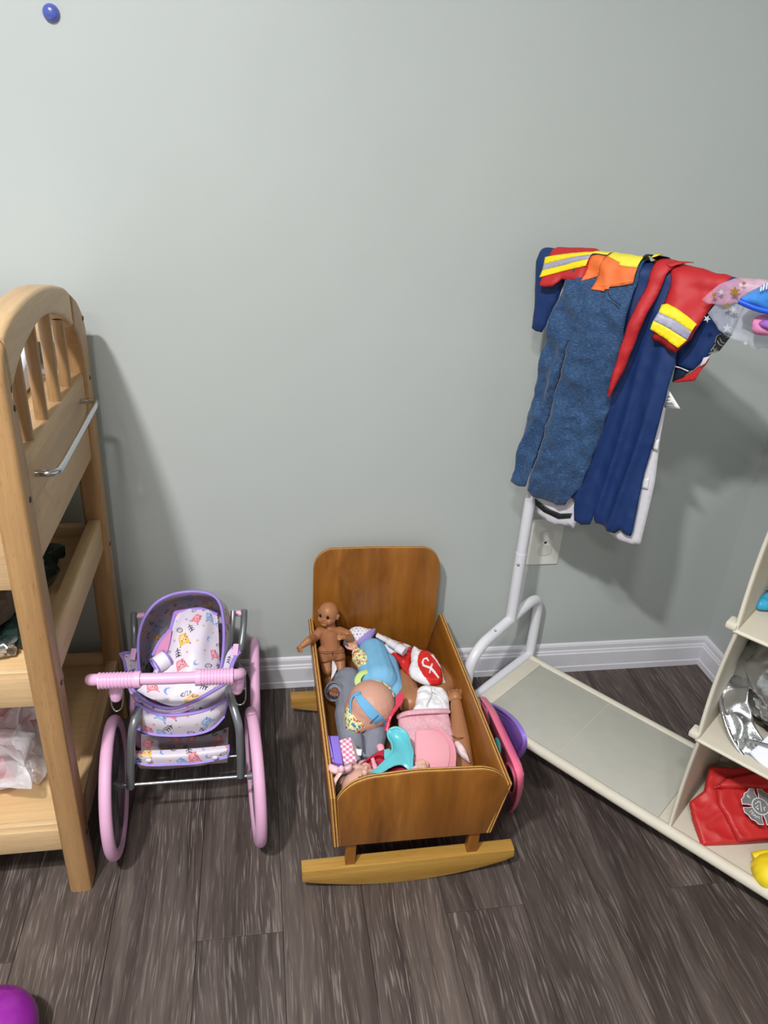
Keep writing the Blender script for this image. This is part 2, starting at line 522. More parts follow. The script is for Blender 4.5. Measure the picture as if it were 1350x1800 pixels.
# ---------------------------------------------------------------- the room
def wall_mat():
    m, nt, p = base('wall_paint')
    v = coords(nt)
    n = noise_n(nt, v, 3, 3)
    c = lin('#bac0be')
    nt.links.new(ramp(nt, n, [(0.3, tuple(x * 0.98 for x in c)), (0.7, tuple(x * 1.02 for x in c))]), p.inputs['Base Color'])
    p.inputs['Roughness'].default_value = 0.42
    p.inputs['Specular IOR Level'].default_value = 0.35
    bump(nt, p, noise_n(nt, v, 420, 2), 0.10, 0.0006)
    return m
M_WALL = wall_mat()
M_TRIM = plain('trim_paint', '#dfdfe6', 0.35, bmp=0.03, var=0.02)
M_CEIL = plain('ceiling_paint', '#e6e6e2', 0.9, var=0.01)
def floor_mat():
    m, nt, p = base('vinyl_plank')
    warp = noise_n(nt, coords(nt, (1, 0.22, 1), random_off=True), 9, 3, 0.5)
    add = nd(nt, 'ShaderNodeVectorMath', operation='MULTIPLY_ADD')
    nt.links.new(warp, add.inputs[0]); add.inputs[1].default_value = (0.055, 0.0, 0.0)
    nt.links.new(coords(nt, (1, 1, 1), random_off=True), add.inputs[2])
    def st(k):
        mp = nd(nt, 'ShaderNodeMapping'); mp.inputs['Scale'].default_value = (1, k, 1)
        nt.links.new(add.outputs[0], mp.inputs[0]); return mp.outputs[0]
    big = noise_n(nt, st(0.07), 22, 4, 0.62, 0.6)
    mid = noise_n(nt, st(0.03), 150, 3, 0.62, 0.2)
    tick = noise_n(nt, st(0.045), 330, 2, 0.55, 0.3)
    zone = noise_n(nt, st(0.12), 12, 2, 0.5)
    oi = nd(nt, 'ShaderNodeObjectInfo')
    col = ramp(nt, big, [(0.25, lin('#3a312e')), (0.45, lin('#4f4541')), (0.58, lin('#5e544f')), (0.78, lin('#766a63'))])
    col = mix(nt, 0.8, col, ramp(nt, mid, [(0.3, (0.58, 0.56, 0.56)), (0.62, (1.08, 1.07, 1.06))]), 'MULTIPLY')
    tk = mix(nt, 1.0, ramp(nt, tick, [(0.55, (0, 0, 0)), (0.68, (0.5, 0.5, 0.5))]), ramp(nt, zone, [(0.3, (0.35, 0.35, 0.35)), (0.65, (1, 1, 1))]), 'MULTIPLY')
    col = mix(nt, tk, col, lin('#a79c95'))
    col = mix(nt, 0.8, col, ramp(nt, oi.outputs['Random'], [(0.0, (0.76, 0.75, 0.77)), (1.0, (1.05, 1.03, 1.02))]), 'MULTIPLY')
    nt.links.new(col, p.inputs['Base Color'])
    nt.links.new(ramp(nt, mid, [(0.2, (0.55, 0.55, 0.55)), (0.8, (0.4, 0.4, 0.4))]), p.inputs['Roughness'])
    p.inputs['Specular IOR Level'].default_value = 0.4
    bump(nt, p, tick, 0.3, 0.0008)
    return m
M_FLOOR = floor_mat()
XR, YB = 1.182, 0.012
X0, Y0, ZC = -2.4, -3.6, 2.42
bm = bmesh.new(); box(bm, (X0, Y0, -0.06), (XR + 0.1, YB + 0.1, -0.0045))
floor = struct(obj('floor', bm, plain('underlay', '#15110f', 0.9)))
PW, PL = 0.144, 1.22
first = -0.114 - PW * 16
cache = {}
for k in range(27):
    xa, xb = max(first + PW * k, X0), min(first + PW * (k + 1), XR - 0.004)
    if xb - xa < 0.01: continue
    ys = -0.63 - (((k - 16) % 3) * PL / 3) * (1 if True else 0)
    y = ys + 3 * PL
    while y > Y0:
        ya, yb = max(y - PL, Y0), min(y, YB - 0.002)
        y -= PL
        if yb - ya < 0.02: continue
        key = (round(xb - xa, 3), round(yb - ya, 3))
        if key not in cache:
            b = bmesh.new()
            hx, hy = (xb - xa) / 2 - 0.0003, (yb - ya) / 2 - 0.0003
            box(b, (-hx, -hy, -0.0045), (hx, hy, 0), 0.0007, 1)
            me = bpy.data.meshes.new('plank'); b.to_mesh(me); b.free(); me.materials.append(M_FLOOR)
            cache[key] = me
        o = link('plank', cache[key], floor)
        o.location = ((xa + xb) / 2, (ya + yb) / 2, 0)
def wallbox(name, lo, hi, m=M_WALL):
    bm = bmesh.new(); box(bm, lo, hi)
    return struct(obj(name, bm, m, smooth=False))
wallbox('wall_back', (X0 - 0.1, YB, -0.06), (XR + 0.1, YB + 0.1, ZC))
wallbox('wall_right', (XR, Y0 - 0.1, -0.06), (XR + 0.1, YB, ZC))
wallbox('wall_left', (X0 - 0.1, Y0 - 0.1, -0.06), (X0, YB, ZC))
wallbox('wall_front', (X0, Y0 - 0.1, -0.06), (XR, Y0, ZC))
wallbox('ceiling', (X0 - 0.1, Y0 - 0.1, ZC), (XR + 0.1, YB + 0.1, ZC + 0.1), M_CEIL)
BP = [(0, 0.0), (0.0125, 0.0), (0.0125, 0.016), (0.0108, 0.0185), (0.0108, 0.056), (0.0085, 0.060), (0.0085, 0.0635), (0.0062, 0.067), (0.0062, 0.078), (0.004, 0.0835), (0.0015, 0.0855), (0, 0.0855)]
def baseboard(name, fn, a0, a1):
    bm = bmesh.new()
    A = [bm.verts.new(fn(d, z, a0 + 0)) for d, z in BP]; B = [bm.verts.new(fn(d, z, a1)) for d, z in BP]
    for i in range(len(BP) - 1): bm.faces.new((A[i], A[i + 1], B[i + 1], B[i]))
    bm.faces.new(A); bm.faces.new(B[::-1])
    bmesh.ops.recalc_face_normals(bm, faces=bm.faces[:])
    return struct(obj(name, bm, M_TRIM, smooth=False))
baseboard('baseboard_back', lambda d, z, a: (a - (d if a > 0 else 0), YB - d, z), X0, XR)
baseboard('baseboard_right', lambda d, z, a: (XR - d, a - (d if a > -1 else 0), z), Y0, YB)

# duplex outlet on the back wall
M_OUT = plain('outlet_plastic', '#e3e3dd', 0.3, bmp=0, var=0.01)
ot = tag(thing('wall_outlet', '', 'outlet', (0.674, YB, 0.388)), 'white duplex wall outlet partly hidden behind the white rack post', 'outlet')
bm = bmesh.new(); prism(bm, rounded(0.6345, 0.327, 0.7145, 0.450, 0.004), lambda a, b, d: (a, YB - d, b), 0, 0.005, 0.002)
obj('cover_plate', bm, M_OUT, ot)
M_SLOT = plain('slot_dark', '#1c1a18', 0.8)
for zc in (0.4075, 0.3685):
    ol = [(0.674 + 0.0165 * math.copysign(min(abs(math.cos(t) * 1.15), 1), math.cos(t)), zc + 0.0145 * math.sin(t)) for t in [2 * PI * k / 40 for k in range(40)]]
    bm = bmesh.new(); prism(bm, ol, lambda a, b, d: (a, YB - d, b), 0.003, 0.0075, 0.0)
    rc = obj('receptacle', bm, plain('receptacle_grey', '#d3d4d0', 0.35, bmp=0, var=0.01), ot)
bm = bmesh.new(); lathe(bm, [(0, 0.0062), (0.002, 0.006), (0.0032, 0.0052), (0.0032, 0.004)], (0.674, YB, 0.388), (0, -1, 0), 16)
obj('screw', bm, M_SLOT, ot)

# blue knob near the top left
bm = bmesh.new(); lathe(bm, [(0, 0.012), (0.006, 0.0115), (0.0095, 0.0095), (0.012, 0.006), (0.0128, 0.003), (0.0128, 0)], (-0.306, YB, 1.367), (0, -1, 0), 32)
tag(obj('round_magnet', bm, plain('knob_blue', '#5260b4', 0.25, coat=0.4, bmp=0)), 'round glossy blue magnet stuck high on the wall at upper left', 'magnet')

# ---------------------------------------------------------------- changing table on the left
W_POST = wood('beech_post', ('#9f774e', '#ae875b', '#ba9365'), 'z', 240, 0.05, 0.42, fleck=0.35)
W_PANY = wood('beech_panel_y', ('#bd9a70', '#c7a67c', '#cfb086'), 'y', 240, 0.04, 0.4, fleck=0.2)
W_PANX = wood('beech_panel_x', ('#cba97d', '#d3b287', '#d9bc92'), 'x', 240, 0.04, 0.4, fleck=0.2)
W_SHELF = wood('beech_shelf', ('#cfa876', '#d6b281', '#dcba8c'), 'x', 120, 0.06, 0.5)
W_BAND = wood('beech_edge_band', ('#d9b789', '#dfc093', '#e6cba2'), 'x', 300, 0.05, 0.4, fleck=0.55)
M_CHROME = plain('chrome', '#c8cace', 0.12, metal=1.0, bmp=0, var=0.02)
M_BOLT = plain('bolt_dark', '#4a4037', 0.35, metal=0.8, bmp=0)
ct = thing('changing_table', 'tall beech wood changing table with arched slatted end at the left edge', 'changing table', (-0.72, -0.27, 0))
OUT_ARCH = [(-0.1205, 0.9625), (-0.151, 0.976), (-0.22, 0.9915), (-0.29, 1.0), (-0.362, 1.001), (-0.425, 0.996), (-0.47, 0.986), (-0.492, 0.977)]
IN_ARCH = [(-0.489, 0.902), (-0.474, 0.914), (-0.443, 0.930), (-0.396, 0.945), (-0.326, 0.957), (-0.26, 0.955), (-0.194, 0.940), (-0.15, 0.921), (-0.1205, 0.905)]
def end_frame(xo, flip):
    """one arched end: two posts, arch, slats, panel, rails; xo is the outer face"""
    s = -1 if flip else 1
    X = lambda d: xo - s * d
    fn = lambda d0: (lambda a, b, d: (X(d), a, b))
    def pr(name, ol, d0, d1, m, bev=0.008):
        bm = bmesh.new(); prism(bm, ol, fn(0), d0, d1, bev, 3); return obj(name, bm, m, ct)
    rear = [(-0.032, 0.0), (-0.032, 0.865)] + [(p.x, p.y) for p in spline([(-0.034, 0.885, 0), (-0.047, 0.912, 0), (-0.078, 0.941, 0), (-0.1195, 0.962, 0)], 4)] + [(p.x, p.y) for p in spline([(-0.1195, 0.9045, 0), (-0.098, 0.881, 0), (-0.080, 0.845, 0), (-0.074, 0.80, 0)], 4)] + [(-0.074, 0.0)]
    front = [(-0.514, 0.0), (-0.517, 0.925)] + [(p.x, p.y) for p in spline([(-0.516, 0.94, 0), (-0.508, 0.963, 0), (-0.493, 0.9765, 0)], 4)] + [(p.x, p.y) for p in spline([(-0.490, 0.9015, 0), (-0.482, 0.885, 0), (-0.477, 0.85, 0), (-0.476, 0.80, 0)], 4)] + [(-0.474, 0.0)]
    pr('post', rear, 0.0, 0.040, W_POST); pr('post', front, 0.0, 0.040, W_POST)
    pr('arch_rail', [(p.x, p.y) for p in spline([(a, b, 0) for a, b in OUT_ARCH], 4)] + [(p.x, p.y) for p in spline([(a, b, 0) for a, b in IN_ARCH], 4)], 0.001, 0.038, W_PANY, 0.007)
    for y, zt in ((-0.408, 0.944), (-0.322, 0.959), (-0.236, 0.952), (-0.156, 0.926)):
        bm = bmesh.new(); lathe(bm, [(0.0095, 0.79), (0.0095, zt)], (X(0.018), y, 0), (0, 0, 1), 16)
        obj('slat', bm, W_POST, ct)
    def bar(name, y0, z0, y1, z1, d0, d1, bev=0.004, m=W_PANY):
        a, b = sorted((X(d0), X(d1)))
        return boxobj(name, (a, y0, z0), (b, y1, z1), m, ct, bev)
    bar('end_panel', -0.475, 0.737, -0.073, 0.8135, 0.006, 0.046, 0.006)
    bar('end_panel', -0.475, 0.645, -0.073, 0.736, 0.009, 0.030, 0.004)
    bar('side_rail', -0.475, 0.444, -0.073, 0.515, 0.008, 0.032, 0.004)
    bar('side_rail', -0.475, 0.098, -0.073, 0.168, 0.008, 0.032, 0.004)
    for y, z in ((-0.494, 0.888), (-0.494, 0.76), (-0.053, 0.905), (-0.053, 0.797), (-0.494, 0.45), (-0.053, 0.447), (-0.494, 0.125), (-0.053, 0.13)):
        bm = bmesh.new(); lathe(bm, [(0, 0.0012), (0.0035, 0.0012), (0.0045, 0.0005), (0.0045, -0.002)], (xo, y, z), (s, 0, 0), 14)
        obj('bolt', bm, M_BOLT, ct)
end_frame(-0.30, False)
end_frame(-1.14, True)
boxobj('front_panel', (-1.101, -0.502, 0.622), (-0.339, -0.482, 0.80), W_PANX, ct, 0.003)
boxobj('back_rail', (-1.101, -0.062, 0.862), (-0.339, -0.042, 0.915), W_PANX, ct, 0.004)
boxobj('top_board', (-1.101, -0.481, 0.782), (-0.347, -0.045, 0.799), W_SHELF, ct, 0.002)
boxobj('back_panel', (-1.101, -0.062, 0.645), (-0.339, -0.044, 0.800), W_PANX, ct, 0.003)
for zt, zb in ((0.470, 0.416), (0.147, 0.100)):
    boxobj('shelf_board', (-1.101, -0.480, zt - 0.018), (-0.333, -0.062, zt), W_SHELF, ct, 0.001)
    boxobj('shelf_edge', (-1.101, -0.492, zt - 0.018), (-0.333, -0.4805, zt + 0.0005), W_BAND, ct, 0.001)
    boxobj('front_rail', (-1.101, -0.506, zb), (-0.339, -0.4925, zt + 0.001), W_PANX, ct, 0.002)
    boxobj('back_rail', (-1.101, -0.061, zb), (-0.339, -0.043, zt + 0.022), W_PANX, ct, 0.003)
tb = tubeobj('towel_bar', [(-0.307, -0.434, 0.772), (-0.292, -0.434, 0.772), (-0.2815, -0.4325, 0.772), (-0.2775, -0.426, 0.772), (-0.2765, -0.40, 0.7725), (-0.2765, -0.16, 0.7745), (-0.2775, -0.131, 0.775), (-0.2815, -0.1245, 0.775), (-0.292, -0.123, 0.775), (-0.307, -0.123, 0.775)], 0.0052, M_CHROME, ct, 14)
tb['label'] = 'slim chrome towel bar'

# changing pad lying on the top board
M_PAD = plain('pad_vinyl', '#eef0fa', 0.45, bmp=0.05, var=0.01)
bm = bmesh.new()
prof = [(-0.455, 0.8), (-0.46, 0.84), (-0.448, 0.873), (-0.42, 0.876), (-0.36, 0.848), (-0.28, 0.838), (-0.18, 0.848), (-0.11, 0.876), (-0.082, 0.873), (-0.07, 0.84), (-0.076, 0.8)]
prism(bm, [(p.x, p.y) for p in spline([(a, b, 0) for a, b in prof], 4)], lambda a, b, d: (d, a, b), -1.06, -0.378, 0.012, 3)
cp = tag(obj('changing_pad', bm, M_PAD), 'white contoured changing pad on top of the changing table', 'pad')
bm = bmesh.new(); tube(bm, spline([(-0.3795, a, b) for a, b in [(-0.44, 0.86), (-0.42, 0.866), (-0.36, 0.838), (-0.28, 0.828), (-0.18, 0.838), (-0.11, 0.866), (-0.09, 0.86)]], 6), 0.0012, 6)
obj('piping', bm, plain('pad_piping', '#c9ccda', 0.5), cp)

# bundles on the middle shelf and the bagged pink thing on the lowest one
def crumple(name, lo, hi, m, amp, sc, cuts=14, rot=0.0, parent=None, taper=0.0, seed=0.0):
    bm = bmesh.new()
    bmesh.ops.create_cube(bm, size=2.0)
    bmesh.ops.subdivide_edges(bm, edges=bm.edges[:], cuts=cuts, use_grid_fill=True)
    lo, hi = V(lo), V(hi); c = (lo + hi) / 2; h = (hi - lo) / 2
    Rm = Matrix.Rotation(rot, 3, 'Z')
    for v in bm.verts:
        p = v.co.copy()
        e = max(abs(p.x), abs(p.y))
        if taper: p.z *= 1 - taper * max(0, abs(p.y) - 0.55) ** 1.5 * 2.2
        q = V((p.x * h.x, p.y * h.y, p.z * h.z))
        nv = nvec((q + V((seed, seed, 0))) * sc)
        q += V((nv.x, nv.y, nv.z * 0.8)) * amp
        v.co = c + Rm @ q
    zmin = min(v.co.z for v in bm.verts)
    for v in bm.verts: v.co.z += lo.z - zmin
    return obj(name, bm, m, parent, angle=25)
def film(name, tint='#ffffff', alpha=0.25, rough=0.12):
    if name in _mats: return _mats[name]
    m, nt, p = base(name)
    p.inputs['Base Color'].default_value = rgba(tint)
    p.inputs['Roughness'].default_value = rough
    p.inputs['Specular IOR Level'].default_value = 0.8
    p.inputs['Alpha'].default_value = alpha
    bump(nt, p, noise_n(nt, coords(nt), 90, 3, 0.6, 1.0), 0.5, 0.003)
    _mats[name] = m
    return m
M_TAUPE = plain('taupe_wrap', '#6d5f54', 0.35, var=0.2, scale=60, bmp=0.3)
M_DKGRN = plain('dark_green_foil', '#22332f', 0.22, var=0.3, scale=50, bmp=0.4, coat=0.4)
tag(crumple('wrapped_bundle', (-0.60, -0.445, 0.4705), (-0.366, -0.15, 0.497), M_DKGRN, 0.016, 38, 18, taper=0.5), 'flat bundle in dark green shiny plastic on the middle shelf, under the brown one', 'bundle')
b2 = tag(crumple('wrapped_bundle', (-0.66, -0.44, 0.503), (-0.392, -0.12, 0.535), M_TAUPE, 0.012, 30, 16, taper=0.4, seed=4.0), 'flat taupe brown bundle lying on the dark green bundle', 'bundle')
tubeobj('fold', [(-0.45, -0.44, 0.531), (-0.44, -0.30, 0.537), (-0.43, -0.13, 0.535)], 0.004, plain('fold_dark', '#3b342e', 0.5), b2, 8, smooth_n=6)
tag(crumple('foil_wrapper', (-0.47, -0.462, 0.4705), (-0.374, -0.425, 0.486), plain('silver_foil', '#b7bcc0', 0.15, metal=0.9, bmp=0.5, scale=90), 0.020, 75, 12, seed=9.0), 'crumpled silver wrapper end poking out on the middle shelf', 'wrapper')
tag(crumple('pink_bundle', (-0.70, -0.40, 0.1475), (-0.435, -0.24, 0.27), plain('pink_fabric', '#c84a5c', 0.6, var=0.12), 0.018, 22, 14, rot=-0.08, taper=0.3), 'soft pink bundle packed in a clear bag on the lowest table shelf', 'bundle')
tag(crumple('clear_bag', (-0.73, -0.435, 0.1475), (-0.395, -0.21, 0.285), film('bag_film', '#f3f1f6', 0.40), 0.034, 34, 30, rot=-0.08, taper=0.5, seed=2.0), 'crinkled clear plastic bag round the pink bundle on the lowest shelf', 'bag')

# purple ball at the bottom left corner
bm = bmesh.new(); ball(bm, (-0.379, -0.767, 0.055), 0.055, 48)
tag(obj('toy_ball', bm, plain('ball_purple', '#8d1f96', 0.3, coat=0.3, bmp=0.02, var=0.04)), 'purple ball on the floor at the lower left corner', 'ball')
# ---------------------------------------------------------------- doll cradle
W_PLY = wood('cradle_ply', ('#74430f', '#8f581c', '#a56d2b'), 'z', 90, 0.10, 0.36, coat=0.25, blotch=0.75)
W_PLYY = wood('cradle_ply_y', ('#784710', '#915a1d', '#a36a29'), 'y', 90, 0.10, 0.36, coat=0.25, blotch=0.55)
W_ROCK = wood('rocker_oak', ('#a0752f', '#b2873f', '#c19a52'), 'x', 260, 0.05, 0.4, fleck=0.3)
def edge_mat(name, axis):
    m, nt, p = base(name)
    tc = nd(nt, 'ShaderNodeTexCoord'); sp = nd(nt, 'ShaderNodeSeparateXYZ')
    nt.links.new(tc.outputs['Object'], sp.inputs[0])
    n = noise_n(nt, coords(nt), 60, 3)
    nt.links.new(ramp(nt, n, [(0.3, lin('#8d5a22')), (0.5, lin('#a8722f')), (0.7, lin('#bd8a45'))]), p.inputs['Base Color'])
    p.inputs['Roughness'].default_value = 0.5
    return m
W_EDGE = edge_mat('ply_edge', 'x'); W_CORE = plain('ply_core', '#c99a55', 0.5, var=0.15, scale=200); W_GLUE = plain('ply_glue', '#6b3d12', 0.5, var=0.2, scale=200)
cr = thing('doll_cradle', 'orange brown plywood doll cradle on oak rockers, filled with dolls', 'cradle', (0.265, -0.3, 0))
def ply(name, ol, fn, d0, d1, m=W_PLY):
    """plywood plate with its glued layers showing along the edge"""
    bm = bmesh.new(); prism(bm, ol, fn, d0, d1, 0.0015, 2); o = obj(name, bm, m, cr)
    mid, q = (d0 + d1) / 2, (d1 - d0) / 2
    cx = sum(a for a, b in ol) / len(ol); cy = sum(b for a, b in ol) / len(ol)
    g = inset(ol, -0.0006)
    for a, b, mm in ((-0.62, -0.22, W_CORE), (0.22, 0.62, W_CORE), (-0.2, 0.2, W_GLUE)):
        bm = bmesh.new(); prism(bm, g, fn, mid + a * q, mid + b * q); obj('ply_layer', bm, mm, o, smooth=False)
    return o
YF = -0.562
def arc2(cx, cy, r, a0, a1, n=8): return [(cx + r * math.cos(R(a0 + (a1 - a0) * k / n)), cy + r * math.sin(R(a0 + (a1 - a0) * k / n))) for k in range(n + 1)]
foot = [(0.132, 0.112), (0.395, 0.111), (0.4255, 0.212)] + [(p.x, p.y) for p in spline([(0.424, 0.222, 0), (0.414, 0.243, 0), (0.395, 0.260, 0), (0.372, 0.268, 0)], 4)] + [(0.258, 0.2735), (0.185, 0.2685)] + [(p.x, p.y) for p in spline([(0.172, 0.2665, 0), (0.150, 0.257, 0), (0.132, 0.239, 0), (0.1235, 0.222, 0)], 4)]
ply('footboard', foot, lambda a, b, d: (a, d, b), YF, YF + 0.012)
HB = -0.030
head = [(0.132, 0.112), (0.395, 0.111), (0.4095, 0.20), (0.4085, 0.352)] + [(p.x, p.y) for p in spline([(0.408, 0.362, 0), (0.400, 0.385, 0), (0.385, 0.402, 0), (0.366, 0.410, 0)], 4)] + [(0.256, 0.413), (0.162, 0.4125)] + [(p.x, p.y) for p in spline([(0.155, 0.412, 0), (0.138, 0.403, 0), (0.125, 0.386, 0), (0.120, 0.364, 0)], 4)] + [(0.1205, 0.22)]
ply('headboard', head, lambda a, b, d: (a, d, b), HB - 0.012, HB)
# sides: plates from the headboard to the footboard, flared outwards
def side(x0, x1, th):
    fn = lambda a, b, d: (x0 + (x1 - x0) * (b - 0.112) / (0.226 - 0.112) + d, a, b)
    zb = lambda a: 0.226 + (a + 0.04) * -0.006
    ol = [(YF + 0.001, 0.112), (HB - 0.004, 0.112), (HB - 0.004, zb(HB)), (YF + 0.001, zb(YF))]
    return ply('side_panel', ol, fn, *sorted((0, th)), m=W_PLYY)
side(0.131, 0.1215, -0.0115); side(0.3955, 0.4185, 0.0115)
boxobj('bottom_board', (0.130, YF + 0.012, 0.112), (0.397, HB - 0.012, 0.121), W_PLYY, cr, 0.001)
def rocker(y0, y1, dx=0.0):
    top = [(0.066 + dx, 0.054), (0.459 + dx, 0.0575)]
    bot = [(0.461 + dx, 0.039)] + [(0.461 + dx - (0.395) * t, 0.0 + (0.036 + (0.027 - 0.036) * t) * abs((0.55 - t) / (0.55 if t < 0.55 else 0.45)) ** 2.0) for t in [k / 24 for k in range(1, 24)]] + [(0.0665 + dx, 0.0275)]
    bm = bmesh.new(); prism(bm, top + bot, lambda a, b, d: (a, d, b), y0, y1, 0.002, 2)
    return obj('rocker', bm, W_ROCK, cr)
rocker(-0.561, -0.535); rocker(-0.105, -0.079, 0.002)
for (xa, xb) in ((0.1435, 0.1615), (0.3685, 0.3885)):
    for ya, yb in ((-0.5555, -0.5385), (-0.1005, -0.0835)):
        bm = bmesh.new(); box(bm, (xa, ya, 0.0535), (xb, yb, 0.1125), 0.001, 1)
        obj('leg', bm, W_PLY, cr)

# ---------------------------------------------------------------- doll stroller
M_PINKP = plain('stroller_pink', '#e6b2d6', 0.35, spec=0.4, bmp=0.0, var=0.02)
M_TYRE = plain('tyre_pink', '#dcaacb', 0.5, spec=0.4, bmp=0.0, var=0.03)
M_GREY = plain('frame_grey', '#84878b', 0.35, metal=0.55, bmp=0.0, var=0.03)
M_DISC = film('wheel_disc', '#4a4648', 0.62, 0.3)
M_STEEL = plain('steel_rod', '#b9bcc2', 0.22, metal=0.9, bmp=0.0)
M_PURPLE = plain('purple_binding', '#9a82d4', 0.6, var=0.06, bmp=0.1)
M_LILAC = plain('lilac_lining', '#c7a3d8', 0.6, var=0.05, bmp=0.1)
M_PRINT = painted('owl_print', 0.42, 0.06)
def motifs(seed, w, h, step=0.024):
    rnd = random.Random(seed); out = []
    nx, ny = int(w / step) + 3, int(h / step) + 3
    for i in range(-1, nx):
        for j in range(-1, ny):
            x = (i + 0.5 * (j % 2) + rnd.uniform(-0.2, 0.2)) * step; y = (j + rnd.uniform(-0.2, 0.2)) * step
            k = (i * 3 + j * 5 + seed) % 7
            kind = ('owl', 'star', 'sprig', 'moon', 'owl', 'star', 'seed')[k] if rnd.random() > 0.08 else 'star'
            out.append((x, y, kind, rnd.uniform(-0.7, 0.7), rnd.choice(['#e88492', '#e88492', '#8fb0dc', '#e6b24e']), rnd.uniform(1.15, 1.5)))
    return out
INK = lin('#2c2a33'); PAPER = lin('#e9e2ec')
def print_fn(seed, w=0.35, h=0.3, bg='#d9d0dd', step=0.024):
    ms = motifs(seed, w, h, step); PB = lin(bg)
    def f(x, y):
        c = PB
        for mx, my, kind, rot, hue, sc in ms:
            dx, dy = (x - mx) / sc, (y - my) / sc
            if dx * dx + dy * dy > 0.00018: continue
            a = dx * math.cos(rot) + dy * math.sin(rot); b = -dx * math.sin(rot) + dy * math.cos(rot)
            if kind == 'owl':
                wd = 0.0066 * (1.0 - 0.22 * (b / 0.0075) ** 2) + 0.0016 * max(0, b / 0.0075)
                top = 0.0062 + 0.0022 * min(1, (abs(a) / 0.006) ** 2)
                if abs(a) < wd and -0.0085 < b < top:
                    c = lin(hue)
                    if (a / 0.0046) ** 2 + ((b + 0.001) / 0.005) ** 2 < 1: c = mixc(c, (1, 0.9, 0.92), 0.28)
                    if min(math.hypot(a - 0.0026, b - 0.001), math.hypot(a + 0.0026, b - 0.001)) < 0.00085 or math.hypot(a, b + 0.0008) < 0.0008: c = INK
                    if abs(math.hypot(a - 0.0055, b + 0.0045) - 0.003) < 0.0004: c = INK
                elif min(math.hypot(a - 0.0072, b - 0.0086), math.hypot(a + 0.0072, b - 0.0086)) < 0.0009: c = INK
            elif kind == 'star':
                r = math.hypot(a, b); th = math.atan2(b, a)
                if r < 0.0028 * (0.66 + 0.34 * math.cos(5 * th)): c = lin({'#e88492': '#e68b9c', '#8fb0dc': '#9a9fd0'}.get(hue, '#ddb044'))
            elif kind == 'moon':
                if math.hypot(a, b) < 0.0046 and math.hypot(a - 0.002, b + 0.0004) > 0.0038: c = lin('#7d9ed2' if hue != '#e6b24e' else '#e3b552')
            elif kind == 'sprig':
                if abs(a) < 0.0006 and abs(b) < 0.007: c = INK
                for t in (-0.004, 0.0, 0.004):
                    if ((abs(a) - 0.0022) / 0.0021) ** 2 + ((b - t - abs(a) * 0.6) / 0.0009) ** 2 < 1: c = INK
            elif kind == 'seed':
                e = (a / 0.0052) ** 2 + (b / 0.0032) ** 2
                if 0.72 < e < 1.15 or (e < 1 and abs((a * 900) % 2 - 1) < 0.28): c = INK
        return c
    return f
stl = thing('doll_stroller', 'pink wheeled doll stroller with owl print seat and purple trim', 'stroller', (-0.14, -0.27, 0))
def wheel(x, y, rad, tilt, inner):
    w_ = rad
    rot = Matrix.Translation((x, y, rad)) @ Matrix.Rotation(tilt, 4, 'Z')
    bm = bmesh.new()
    tube(bm, [rot @ V((0, (rad - 0.0105) * math.cos(t), (rad - 0.0105) * math.sin(t))) for t in [2 * PI * k / 64 for k in range(64)]], 0.0105, 16, True, (1.0, 1.0))
    wh = obj('wheel', bm, M_TYRE, stl)
    bm = bmesh.new()
    lathe(bm, [(rad - 0.021, 0.0045), (rad - 0.021, -0.0045)], (0, 0, 0), (1, 0, 0), 48)
    lathe(bm, [(0.0, 0.004), (0.009, 0.004), (0.012, 0.001), (rad - 0.02, 0.001), (rad - 0.02, -0.001), (0.012, -0.001), (0.009, -0.004), (0, -0.004)], (0, 0, 0), (1, 0, 0), 48)
    bmesh.ops.transform(bm, matrix=rot, verts=bm.verts[:])
    obj('disc', bm, M_DISC, wh)
    bm = bmesh.new()
    for k in range(8):
        t = 2 * PI * k / 8
        tube(bm, [rot @ V((0, 0.010 * math.cos(t), 0.010 * math.sin(t))), rot @ V((0, (rad - 0.019) * math.cos(t), (rad - 0.019) * math.sin(t)))], 0.0028, 6)
    obj('spokes', bm, M_DISC, wh)
    bm = bmesh.new(); lathe(bm, [(0, 0.016), (0.006, 0.016), (0.007, 0.006), (0.012, 0.004), (0.012, -0.004), (0.007, -0.006), (0, -0.012)], (0, 0, 0), (inner, 0, 0), 20)
    bmesh.ops.transform(bm, matrix=rot, verts=bm.verts[:])
    obj('hub', bm, plain('hub_grey', '#6a666a', 0.4), wh)
wheel(-0.268, -0.398, 0.1275, R(3), 1); wheel(-0.0135, -0.398, 0.1275, R(5), -1)
wheel(-0.249, -0.128, 0.112, R(-3), 1); wheel(-0.012, -0.128, 0.112, R(0), -1)
tubeobj('axle', [(-0.262, -0.398, 0.1275), (-0.02, -0.398, 0.1275)], 0.0032, M_STEEL, stl, 10)
tubeobj('axle', [(-0.246, -0.128, 0.112), (-0.014, -0.128, 0.112)], 0.0032, M_STEEL, stl, 10)
